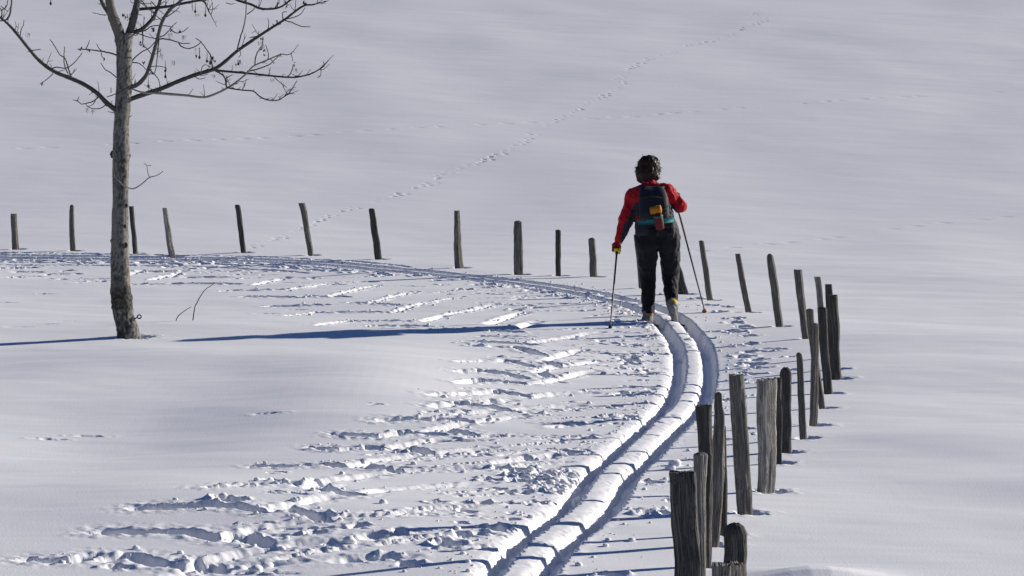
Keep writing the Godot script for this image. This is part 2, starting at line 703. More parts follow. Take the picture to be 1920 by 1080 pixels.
var bright_marks := [
	[307, 1058, 350, 1062, 480, 1032], [415, 1008, 480, 990, 614, 970], [440, 1038, 525, 1026], [540, 1022, 640, 1012], [320, 1080, 420, 1064, 560, 1052],
	[500, 953, 560, 943, 647, 927], [627, 969, 738, 963, 881, 949], [567, 911, 621, 899, 738, 886], [686, 924, 725, 919, 839, 911, 920, 905],
	[658, 874, 699, 865, 803, 851], [759, 883, 920, 875], [730, 839, 842, 821], [816, 849, 920, 839],
	[807, 807, 892, 791], [895, 790, 985, 780], [915, 757, 960, 750], [860, 777, 940, 769], [970, 767, 1085, 760],
	[992, 745, 1047, 739, 1110, 736], [985, 720, 1020, 718, 1115, 695], [1005, 697, 1055, 685, 1140, 677], [1022, 675, 1095, 655],
	[1000, 642, 1035, 637, 1127, 622], [960, 617, 1010, 602], [915, 607, 987, 585], [835, 590, 930, 571], [797, 602, 840, 590],
	[320, 520, 335, 511], [480, 534, 540, 521], [537, 544, 570, 540, 637, 529], [610, 557, 710, 535], [685, 570, 780, 547],
	[730, 587, 770, 575, 867, 557], [244, 515, 267, 507], [285, 525, 332, 514], [1040, 800, 1120, 792], [930, 868, 1060, 850], [690, 1005, 770, 997],
	[640, 1050, 760, 1042],
]
var track_line := [960, 1086, 1022, 1012, 1100, 950, 1140, 893, 1190, 846, 1238, 800, 1279, 760, 1296, 722, 1300, 690, 1297, 660, 1284, 632, 1262, 605, 1238, 588, 1190, 569, 1110, 551, 1000, 533, 880, 519, 740, 505, 600, 493, 450, 487, 300, 484, 150, 482, 0, 480, -150, 477]
var foot_prints := [1369, 597, 1369, 605, 1381, 613, 1367, 622, 1394, 630, 1394, 645, 1394, 661, 1386, 669, 1408, 676, 1408, 683, 1414, 691, 1392, 683, 1398, 702, 1410, 715, 1345, 585, 1352, 575, 1440, 740, 1300, 560, 1320, 572]
var hare := [470, 466, 520, 448, 560, 430, 600, 412, 640, 397, 690, 382, 740, 368, 790, 350, 826, 338, 815, 330, 900, 305, 940, 288, 975, 272, 1000, 252, 985, 248, 1040, 230, 1050, 222, 1075, 210, 1095, 197, 1130, 182, 1160, 168, 1172, 158, 1158, 148, 1185, 128, 1210, 112, 1260, 98, 1290, 85, 1345, 75, 1390, 55, 1440, 36, 1412, 26, 1455, 5]

var stroke_lines := []
var track_world: PackedVector2Array

func build_snow() -> void:
	block(-4.5, 2.5, 12.0, 19.0, 0.0125, 0.02)
	block(-6.5, 4.0, 19.0, 30.0, 0.018, 0.022)
	block(-9.0, 4.0, 30.0, 38.0, 0.025, 0.03)
	block(-12.5, 12.5, 38.0, 63.0, 0.036, 0.06)
	block(2.5, 6.5, 12.0, 19.0, 0.05, 0.05)
	block(4.0, 9.5, 19.0, 30.0, 0.05, 0.05)
	block(4.0, 10.5, 30.0, 38.0, 0.05, 0.05)
	var near := [blocks[0], blocks[1], blocks[2]]
	track_world = smoothed(on_ground(track_line), 0.12)
	# the herringbone steps of a climb beside the track
	for m in dark_marks:
		var l := on_ground(m)
		stroke_lines.append(l)
		var w := rng.randf_range(0.075, 0.10)
		for b in near: trough(b, l, w, w * 0.8, 0.012, 0.6, 0.014, 0.2, 0.55)
	for m in bright_marks:
		var l := on_ground(m)
		stroke_lines.append(l)
		var w := rng.randf_range(0.065, 0.085)
		var far: bool = m[1] < 600
		if far: w *= 0.72
		for b in near: trough(b, l, w, w * (0.42 if far else 0.48), 0.016 if far else 0.008, 0.7 if far else 0.3, 0.022 if far else 0.012, 0.25)
	# old, shallower scrapes between them
	for i in 190:
		var q := track_world[rng.randi_range(10, track_world.size() - 60)]
		var o := rng.randf_range(0.35, 2.0)
		var p := q + Vector2(-o, -o * 0.35)
		if q.y > 26.0: p = q + Vector2(-o * 0.4, -o)
		var l := PackedVector2Array([p, p + Vector2(rng.randf_range(0.2, 0.5), rng.randf_range(-0.12, 0.3))])
		var w := rng.randf_range(0.02, 0.04)
		for b in near: trough(b, l, w, w * 0.7, 0.012, 0.5, 0.012, 0.3, 0.6)
	# the two grooves of the track, with loose snow along their edges
	for side in [-1.0, 1.0]:
		var l := beside(track_world, side * 0.132)
		for b in near: trough(b, l, 0.072, 0.098, 0.004, 0.14, 0.020, 0.0, 1.7)
	# more old tracks beside it where it comes out of the left
	for off in [-0.42, -0.62, 0.34, -0.9]:
		var l := beside(track_world, off)
		var cut := PackedVector2Array()
		for p in l:
			if p.x < -1.6 + off: cut.append(p)
		for b in near: trough(b, cut, 0.05, 0.05, 0.012, 0.35, 0.02, 0.1)
	# prints of poles and boots
	for i in range(0, foot_prints.size(), 2):
		var p := hit(foot_prints[i], foot_prints[i + 1])
		for b in near: pit(b, p.x + 0.05, -p.z, rng.randf_range(0.07, 0.11), rng.randf_range(0.07, 0.10), 0.065, 0.016)
	for i in 250:
		var q := track_world[rng.randi_range(4, track_world.size() - 20)]
		var o := -rng.randf_range(0.32, 0.6) if rng.randf() < 0.5 else (-rng.randf_range(0.5, 2.3) if rng.randf() < 0.75 else rng.randf_range(0.3, 0.9))
		var p := q + Vector2(o, rng.randf_range(-0.3, 0.3))
		if p.y > 24.0: p = q + Vector2(o * 0.3, -absf(o))
		var s := rng.randf_range(0.03, 0.075)
		for b in near: pit(b, p.x, p.y, s * 1.3, s, s * 0.9, s * 0.3)
	# a churned patch on the near left of the track
	for i in 12:
		var p := hit(rng.randf_range(960, 1090), rng.randf_range(885, 925))
		for b in near: pit(b, p.x, -p.z, 0.05, 0.05, 0.03, 0.03)
	# the snow is sunk round each post
	for hl in hollows:
		for b in blocks:
			if b.d1 < 40.0: pit(b, hl[0] + 0.03, hl[1], hl[2], hl[2] * 0.8, hl[3], 0.005)
	# a hare's trail up the slope, and two faint old trails
	for k in range(0, hare.size() - 2, 2):
		var a := hit(hare[k], hare[k + 1])
		var z := hit(hare[k + 2], hare[k + 3])
		var l := a.distance_to(z)
		var dir := Vector2(z.x - a.x, -z.z + a.z).normalized()
		var rt := Vector2(dir.y, -dir.x)
		var faint := (0.6 if k > 70 else 1.0) * (0.45 + 0.55 * smoothstep(-0.3, 0.3, sin(k * 1.7)))
		var s := rng.randf_range(0.0, 0.3)
		while s < l:
			var c := Vector2(a.x, -a.z) + dir * s
			# a bound: two hind feet side by side ahead of two fore feet in line
			for f in [[0.20, 0.07], [0.17, -0.07], [0.0, 0.02], [-0.14, -0.02]]:
				if rng.randf() < 0.15: continue
				var q: Vector2 = c + dir * (f[0] + rng.randf_range(-0.03, 0.03)) + rt * (f[1] + rng.randf_range(-0.02, 0.02))
				var deep := rng.randf_range(0.008, 0.024) * faint
				for b in blocks: pit(b, q.x, q.y, rng.randf_range(0.025, 0.036), rng.randf_range(0.035, 0.06), deep, deep * 0.3)
			s += rng.randf_range(0.42, 0.95)
	for t in [[-40, 281, 190, 272, 480, 259, 850, 236, 1290, 210, 1640, 184, 1960, 166], [1300, 472, 1420, 460, 1560, 446, 1700, 425, 1960, 398], [0, 570, 60, 556, 112, 545], [0, 613, 70, 612, 140, 600], [150, 819, 182, 816], [478, 779, 524, 770], [480, 590, 600, 574], [80, 825, 115, 822]]:
		var l := on_ground(t)
		for i in l.size() - 1:
			var nst := maxi(1, int(l[i].distance_to(l[i + 1]) / 0.42))
			for s in nst:
				if rng.randf() < 0.22: continue
				var p := l[i].lerp(l[i + 1], (s + rng.randf_range(0.2, 0.6)) / nst)
				for b in blocks: pit(b, p.x, p.y, 0.13, 0.04, 0.012, 0.004)
	for b in blocks: settle(b)
	var am := ArrayMesh.new()
	for b in blocks:
		am.add_surface_from_arrays(Mesh.PRIMITIVE_TRIANGLES, block_arrays(b))
	var holes := []
	for b in blocks: holes.append([b.x0, b.x1, b.d0, b.d1])
	am.add_surface_from_arrays(Mesh.PRIMITIVE_TRIANGLES, coarse_arrays(-40, 40, -16, 104, 0.5, holes))
	am.add_surface_from_arrays(Mesh.PRIMITIVE_TRIANGLES, coarse_arrays(-200, 200, -96, 400, 8.0, [[-40, 40, -16, 104]]))
	var o := part("snow_ground", am, M.snow, self)
	tag(o, "white snow slope carved by a twin ski track, herringbone steps and animal prints", "snow", "", "structure")

# lumps of loose snow thrown up beside the steps and the track
func build_clods() -> void:
	var ball := SphereMesh.new()
	ball.radius = 1.0
	ball.height = 2.0
	ball.radial_segments = 9
	ball.rings = 5
	var mdt := MeshDataTool.new()
	var am := ArrayMesh.new()
	am.add_surface_from_arrays(Mesh.PRIMITIVE_TRIANGLES, ball.get_mesh_arrays())
	mdt.create_from_surface(am, 0)
	for i in mdt.get_vertex_count():
		var v := mdt.get_vertex(i)
		mdt.set_vertex(i, v * (1.0 + 0.45 * n_wood.get_noise_3d(v.x * 1.1, v.y * 1.1, v.z * 1.1)))
	var raw := ArrayMesh.new()
	mdt.commit_to_surface(raw)
	var st := SurfaceTool.new()
	st.create_from(raw, 0)
	st.generate_normals()
	var lump := st.commit()
	var where: Array[Transform3D] = []
	for l in stroke_lines:
		var total: float = l[0].distance_to(l[l.size() - 1])
		for k in int(total * 16.0):
			var i := rng.randi_range(0, l.size() - 2)
			var p: Vector2 = l[i].lerp(l[i + 1], rng.randf())
			p += Vector2(rng.randfn(0.0, 0.07), rng.randf_range(-0.16, 0.2))
			where.append(clod_at(p, 0.004 + 0.014 * pow(rng.randf(), 3.0)))
	for k in 1000:
		var q := track_world[rng.randi_range(0, track_world.size() - 40)]
		var o := (-1.0 if rng.randf() < 0.65 else 1.0) * (0.25 + absf(rng.randfn(0.0, 0.16)))
		where.append(clod_at(q + Vector2(o, rng.randf_range(-0.1, 0.1)), 0.004 + 0.012 * pow(rng.randf(), 3.0)))
	for k in 90:
		var p := hit(rng.randf_range(985, 1085), rng.randf_range(888, 920))
		where.append(clod_at(Vector2(p.x, -p.z), 0.006 + 0.022 * pow(rng.randf(), 2.0)))
	for s in [[655, 1018, 0.03], [570, 1022, 0.02], [528, 1028, 0.018], [1050, 765, 0.04], [1132, 702, 0.022], [1265, 873, 0.035], [1258, 880, 0.03], [718, 943, 0.02], [1130, 960, 0.02], [450, 1060, 0.03], [500, 1062, 0.028], [480, 1072, 0.03]]:
		var p := hit(s[0], s[1])
		where.append(clod_at(Vector2(p.x, -p.z), s[2]))
	var mm := MultiMesh.new()
	mm.transform_format = MultiMesh.TRANSFORM_3D
	mm.mesh = lump
	mm.instance_count = where.size()
	for i in where.size(): mm.set_instance_transform(i, where[i])
	var o := MultiMeshInstance3D.new()
	o.name = "loose_snow_crumbs"
	o.multimesh = mm
	o.material_override = M.snow
	add_child(o)
	tag(o, "crumbs of loose snow scattered along the ski track and steps", "snow crumbs", "", "stuff")

func clod_at(p: Vector2, r: float) -> Transform3D:
	var b := Basis.from_euler(Vector3(rng.randf() * TAU, rng.randf() * TAU, rng.randf() * TAU)).scaled(Vector3(1.2, 0.8, 1.0) * r)
	return Transform3D(b, Vector3(p.x, surface_height(p.x, p.y) + r * 0.35, -p.y))

# ---------------------------------------------------------------- posts
# path: [x, y, width] from the top to the snow; sq 2 = round, 4 and more = squared; turn in degrees; ratio = depth over width
var posts := [
	["mid", [[26, 401, 12], [28, 440, 12], [29, 467, 13]], 4, 30, 0.9, 0.02, 0.0, "short square grey post, the farthest left in the fence row"],
	["mid", [[135, 384, 7], [135, 400, 9], [135, 440, 10], [137, 470, 11]], 2, 0, 1.0, 0.02, 0.3, "slim round post with tapered top, second from the left edge"],
	["dark", [[246, 387, 9], [250, 430, 9], [254, 475, 9]], 4, 20, 1.0, 0.01, 0.0, "dark leaning post half hidden behind the bare tree trunk"],
	["pale", [[309, 390, 8], [315, 430, 11], [323, 480, 13]], 5, 52, 1.5, 0.01, 0.0, "pale leaning post just right of the bare tree, its right face bright"],
	["dark", [[445, 384, 10], [450, 420, 10], [457, 473, 10]], 3, 10, 1.0, 0.01, 0.1, "thin dark leaning post standing where the animal prints reach the fence"],
	["mid", [[566, 381, 13], [572, 405, 12], [577, 440, 11], [582, 478, 11]], 4, 35, 0.8, 0.03, 0.0, "crooked grey post bent like a dog leg, its top leaning left"],
	["dark", [[697, 391, 11], [703, 435, 13], [710, 486, 13]], 3, 0, 1.0, 0.02, 0.1, "dark leaning post with slanted top, right of the crooked bent one"],
	["mid", [[857, 395, 10], [858, 450, 14], [861, 502, 17]], 7, 44, 1.05, 0.01, 0.0, "upright split post with a flat light right face and dark left face"],
	["mid", [[971, 414, 14], [972, 440, 16], [973, 514, 17]], 2.5, 0, 0.9, 0.06, 0.2, "gnarled upright post with twisted furrows, left of two thinner round ones"],
	["dark", [[1046, 431, 10], [1047, 517, 10]], 2, 0, 1.0, 0.02, 0.1, "thin round upright post between the gnarled one and the short slanted one"],
	["mid", [[1110, 446, 13], [1113, 519, 14]], 2.5, 10, 1.0, 0.02, 0.3, "short round post with slanted top, left of the skier's gloved hand"],
	["mid", [[1193, 440, 9], [1198, 490, 9], [1202, 540, 9]], 3, 0, 1.0, 0.02, 0.0, "thin post mostly hidden behind the skier's left leg"],
	["dark", [[1248, 452, 19], [1270, 510, 20], [1282, 551, 20]], 6, 8, 0.6, 0.01, 0.0, "broad dark leaning plank post behind the skier's right knee"],
	["mid", [[1315, 451, 9], [1323, 505, 11], [1331, 563, 11]], 2, 0, 1.0, 0.04, 0.1, "slim mossy leaning post just right of the skier's right pole"],
	["mid", [[1383, 476, 10], [1393, 530, 11], [1404, 585, 12]], 2.3, 0, 1.0, 0.05, 0.0, "slim knotty leaning post, second to the right of the skier"],
	["mid", [[1444, 476, 11], [1447, 500, 15], [1454, 555, 15], [1461, 612, 15]], 5, 28, 0.8, 0.01, 0.5, "tall leaning post with rounded chamfered top and thin pale right edge"],
	["mid", [[1496, 506, 16], [1500, 550, 16], [1506, 595, 14], [1511, 634, 14]], 6, 28, 0.8, 0.01, 0.0, "leaning square post with pale right face, leftmost of the far bunch"],
	["pale", [[1533, 519, 11], [1537, 550, 11], [1546, 672, 13]], 2.5, 0, 1.0, 0.05, 0.0, "pale knotty post top rising between two darker neighbours"],
	["dark", [[1553, 533, 13], [1556, 580, 15], [1564, 692, 16]], 5, 10, 0.8, 0.01, 0.0, "narrow post peeping out above the tallest squared dark one"],
	["dark", [[1561, 553, 20], [1564, 620, 21], [1568, 709, 20]], 7, 22, 0.8, 0.01, 0.0, "thick squared dark post with a pale right edge, rightmost of all"],
	["mid", [[1518, 579, 14], [1524, 640, 14], [1541, 765, 12]], 2.5, 0, 1.0, 0.02, 0.1, "worn post leaning right, crossing behind the split pale one"],
	["dark", [[1541, 576, 18], [1545, 640, 17], [1552, 737, 16]], 3, 10, 0.9, 0.02, 0.1, "dark rough post standing in front of the thick squared one"],
	["mid", [[1530, 606, 13], [1528, 690, 15], [1525, 797, 16]], 7, 52, 1.7, 0.01, 0.1, "split post leaning left with dark left face, frontmost of the far bunch"],
	["mid", [[1497, 661, 10], [1500, 690, 12], [1506, 821, 14]], 2, 0, 1.0, 0.02, 0.4, "slender smooth round post standing alone left of the far bunch"],
	["dark", [[1473, 689, 20], [1473, 710, 22], [1474, 847, 19]], 2.5, 0, 1.0, 0.02, 0.5, "dark round-topped post with a knot, behind the broad squared one"],
	["dark", [[1458, 708, 14], [1460, 780, 13], [1460, 868, 13]], 2.3, 0, 1.0, 0.08, 0.0, "narrow twisted dark post touching the broad squared one's right side"],
	["pale", [[1438, 711, 39], [1437, 800, 37], [1436, 921, 35]], 10, 50, 2.0, 0.012, 0.0, "broad squared post with a light weathered face and dark left side"],
	["mid", [[1382, 703, 28], [1387, 790, 30], [1397, 961, 30]], 2, 0, 1.0, 0.035, 0.0, "tall thick round post of ribbed grey bark, standing clear of its neighbours"],
	["dark", [[1352, 800, 16], [1354, 900, 18], [1356, 1001, 16]], 2.3, 0, 1.0, 0.03, 0.0, "dark post mostly hidden behind the post with the narrow knob top"],
	["mid", [[1347, 735, 13], [1347, 762, 16], [1349, 790, 20], [1344, 900, 26], [1337, 1021, 22]], 2.3, 0, 1.0, 0.05, 0.3, "weathered post ending in a narrow knob, among the near cluster"],
	["dark", [[1321, 760, 29], [1322, 840, 27], [1323, 1060, 22]], 3.5, 15, 1.0, 0.05, 0.0, "dark rough post with frayed left edge, left of the knob-topped one"],
	["pale", [[1312, 848, 29], [1312, 880, 25], [1313, 960, 20], [1316, 1090, 16]], 5, 52, 1.6, 0.02, 0.2, "pale tapering post wedged behind the big black front post"],
	["dark", [[1278, 885, 51], [1283, 980, 51], [1297, 1140, 51]], 7, 8, 0.7, 0.02, 0.0, "big blackened squared post, the foremost tall one with a jagged top"],
	["dark", [[1380, 981, 42], [1380, 1000, 43], [1380, 1130, 43]], 2.6, 0, 1.0, 0.02, 0.45, "stout dark post with a domed top, behind the low stump"],
	["mid", [[1367, 1057, 64], [1367, 1230, 64]], 5, 50, 1.6, 0.015, 0.0, "low wide stump cut off by the bottom edge of the photo"],
]

func post_mesh(path: Array, n: float, turn: float, ratio: float, rough: float, dome: float, d: float, seedv: float) -> ArrayMesh:
	# world points of the axis, from the snow up, plus a buried foot
	var ax := []
	for i in range(path.size() - 1, -1, -1):
		var p := path[i] as Array
		ax.append([P(p[0], p[1], d), p[2] * 0.5 * d / F])
	var foot: Vector3 = ax[0][0] - (ax[1][0] - ax[0][0]).normalized() * 0.25
	ax.push_front([foot, ax[0][1]])
	var c := curved(ax, 0.012)
	var pts: Array = c[0]
	var rad: Array = c[1]
	for i in pts.size():
		pts[i] += Vector3(n_wood.get_noise_2d(pts[i].y * 2.2, seedv + 3.0), 0, n_wood.get_noise_2d(pts[i].y * 2.2, seedv + 9.0)) * rad[i] * 0.22
	var seg := 40
	var prof := PackedFloat32Array()
	var widest := 0.0
	var tr := deg_to_rad(turn)
	for s in seg:
		var th := TAU * s / seg
		var e := th - tr
		var r := pow(pow(absf(cos(e)), n) + pow(absf(sin(e) / ratio), n), -1.0 / n)
		prof.append(r)
		widest = maxf(widest, absf(r * cos(th)))
	for s in seg: prof[s] /= widest
	var cracks := []
	for k in 5: cracks.append([rng.randf() * TAU, rng.randf_range(0.05, 0.12), rng.randf_range(0.07, 0.2)])
	var top: float = pts[-1].y
	var st := begin()
	var grid := []
	for i in pts.size():
		var row := []
		var hgt: float = pts[i].y - foot.y
		var to_top: float = (top - pts[i].y) / maxf(rad[i], 0.01)
		for s in seg + 1:
			var th := TAU * (s % seg) / seg
			var r: float = prof[s % seg]
			var w := n_wood.get_noise_3d(cos(th) * 2.2 + seedv, hgt * 1.6, sin(th) * 2.2)
			var w2 := n_wood.get_noise_3d(cos(th) * 6.0 + seedv, hgt * 2.5, sin(th) * 6.0)
			r *= 1.0 + (rough + 0.012) * (2.6 * w + 2.0 * w2) + 0.02 * w2
			for k in cracks:
				var da := absf(wrapf(th - k[0] - 0.5 * n_wood.get_noise_2d(hgt * 0.9 + k[0] * 9.0, seedv), -PI, PI))
				if da < k[2]: r *= 1.0 - k[1] * (1.0 - da / k[2])
			if dome > 0.0 and to_top < 2.0 * dome: r *= sqrt(maxf(0.12, 1.0 - pow(1.0 - to_top / (2.0 * dome), 2.0) * 0.9))
			var y := 0.0
			if i == pts.size() - 1: y = rad[i] * (0.22 * n_wood.get_noise_2d(cos(th) * 3.0 + seedv, sin(th) * 3.0) + 0.05 * n_wood.get_noise_2d(th * 5.0, seedv))
			row.append(pts[i] + Vector3(cos(th) * r * rad[i], y, sin(th) * r * rad[i] * 0.72))
		grid.append(row)
	for i in pts.size() - 1:
		for s in seg:
			for q in [[i, s], [i + 1, s], [i, s + 1], [i, s + 1], [i + 1, s], [i + 1, s + 1]]:
				st.set_uv(Vector2(float(q[1]) / seg + seedv * 0.37, (pts[q[0]].y - foot.y) * 0.75 + seedv))
				st.add_vertex(grid[q[0]][q[1]])
	var last: Array = grid[-1]
	var mid: Vector3 = pts[-1]
	var ring := []
	for s in seg + 1: ring.append(mid.lerp(last[s], 0.5) + Vector3(0, 0.1 * rad[-1] * n_wood.get_noise_2d(s * 3.0, seedv + 4.0), 0))
	st.set_smooth_group(1)
	for s in seg:
		for q in [last[s], ring[s], last[s + 1], last[s + 1], ring[s], ring[s + 1], ring[s], mid, ring[s + 1]]:
			var o: Vector3 = q - mid
			st.set_uv(Vector2(o.x * 1.5, o.z * 1.5))
			st.add_vertex(q)
	st.index()
	st.generate_normals()
	return st.commit()

func build_posts() -> void:
	var i := 0
	for p in posts:
		var path: Array = p[1]
		var foot := hit(path[-1][0], path[-1][1])
		var d := -foot.z
		var m := post_mesh(path, p[2], p[3], p[4], p[5], p[6], d, i * 1.73)
		var o := part("fence_post", m, M["%s_%d" % [p[0], i % 2]], self)
		tag(o, p[7], "fence post", "old wooden fence posts along the ski track")
		i += 1

func note_hollows() -> void:
	for p in posts:
		var path: Array = p[1]
		var foot := hit(path[-1][0], path[-1][1])
		hollows.append([foot.x, -foot.z, path[-1][2] * 0.5 * -foot.z / F + 0.07, 0.03])
	var t := hit(241, 632)
	hollows.append([t.x + 0.03, -t.z, 0.2, 0.035])

# ---------------------------------------------------------------- the bare tree
var trunk_rings := [
	[243, 650, 46], [242, 633, 43], [239, 615, 42], [234, 598, 39], [231, 587, 38], [229, 572, 40], [228, 557, 40], [226, 540, 38], [226, 527, 36], [225, 498, 35], [225, 468, 33],
	[225, 440, 32], [225, 409, 31], [226, 380, 30], [226, 350, 30], [226, 320, 31], [227, 300, 32], [227, 288, 33], [227, 276, 31], [227, 260, 30], [228, 237, 29], [230, 205, 30], [232, 178, 30], [233, 150, 29], [233, 118, 29], [233, 92, 29], [234, 74, 30], [235, 62, 31]]

# each limb: depth offset at its root and its tip, tone, then x, y, width of its points
var limbs := [
	[0.0, -0.25, 0.13, [[229, 84, 24], [222, 58, 20], [212, 32, 19], [205, 0, 15], [196, -60, 13], [186, -140, 10], [183, -240, 6], [176, -330, 3]]],
	[0.0, 0.25, 0.14, [[238, 80, 20], [245, 55, 15], [252, 28, 14], [258, 0, 12], [268, -60, 10], [285, -150, 8], [298, -260, 5], [300, -340, 2]]],
	[0.0, -0.15, 0.10, [[202, 24, 6], [195, 12, 7], [189, -2, 7], [178, -40, 6], [160, -110, 4], [150, -170, 2]]],
	[0.0, -0.30, 0.085, [[218, 206, 12], [213, 203, 10], [205, 197, 9], [197, 190, 9], [180, 173, 8.5], [157, 158, 8], [133, 147, 8], [110, 138, 7], [90, 127, 7], [70, 110, 6.5], [53, 90, 6], [37, 70, 5.5], [20, 50, 5], [2, 34, 4], [-20, 20, 3.5], [-60, 0, 3], [-120, -25, 1.5]]],
	[0.0, 0.30, 0.085, [[240, 188, 11], [247, 185, 9], [267, 178, 9], [300, 167, 8.5], [333, 153, 8], [367, 140, 7.5], [400, 130, 7], [420, 117, 6.5], [443, 97, 6], [467, 80, 6], [500, 58, 5], [533, 37, 4.5], [567, 12, 4], [585, 9, 3], [598, 6, 2], [611, 2, 1.2]]],
	[0.0, -0.25, 0.12, [[231, 168, 8], [240, 162, 8], [254, 161, 8], [266, 151, 7.5], [275, 139, 7], [284, 113, 7], [294, 77, 6.5], [304, 41, 6.5], [319, 18, 6], [337, 3, 5], [352, -14, 5], [375, -60, 4], [390, -120, 2]]],
	[0.0, 0.20, 0.085, [[238, 70, 9], [248, 62, 8], [265, 55, 7], [278, 44, 7], [288, 32, 6.5], [295, 16, 6], [302, -4, 6], [318, -60, 5], [330, -130, 2.5]]],
	[0.1, 0.28, 0.07, [[256, 18, 7], [264, 17, 6], [299, 14, 5.5], [322, 11, 5], [340, 7, 5], [372, 1, 4.5], [381, 2, 4], [386, 8, 3], [391, 20, 2.5], [396, 29, 1.5]]],
	[0.2, 0.15, 0.055, [[400, 131, 5], [415, 133, 4.5], [460, 137, 4], [517, 143, 3.5], [545, 145, 3.2], [560, 144, 3], [578, 140, 2.6], [590, 135, 2.4], [604, 126, 2.2], [616, 113, 1.6]]],
	[-0.05, -0.25, 0.30, [[246, 166, 3], [267, 173, 3.5], [300, 175, 5], [325, 177, 5], [350, 179, 4.6], [375, 182, 4.4], [390, 181, 4.2], [417, 170, 4], [440, 156, 3.4], [460, 140, 3.2], [468, 131, 3], [477, 123, 3], [500, 113, 2.8], [527, 102, 2.5], [538, 103, 2], [548, 100, 1.4]]],
	[-0.2, -0.3, 0.06, [[403, 132, 3.2], [418, 141, 3], [423, 150, 2.8], [425, 163, 2.8], [440, 167, 2.6], [455, 169, 2.6], [475, 171, 2.4], [486, 180, 2.4], [500, 187, 2.4], [520, 188, 2.2], [530, 183, 2], [543, 173, 1.8], [557, 151, 1.2]]],
	[0.2, 0.35, 0.06, [[425, -14, 5], [445, 0, 5], [470, 8, 4.6], [485, 15, 4.4], [502, 17, 4.2], [520, 15, 3.8], [533, 9, 3.2], [548, -4, 3]]],
	[-0.03, -0.14, 0.28, [[213, 254, 2], [216, 270, 2], [217, 293, 2.6], [213, 300, 2.6], [213, 316, 2.6], [217, 331, 2.6], [230, 347, 2.6], [243, 353, 2.4], [253, 353, 2.4], [267, 344, 2.2], [280, 333, 2], [294, 329, 1.6], [306, 321, 1.2]]],
]
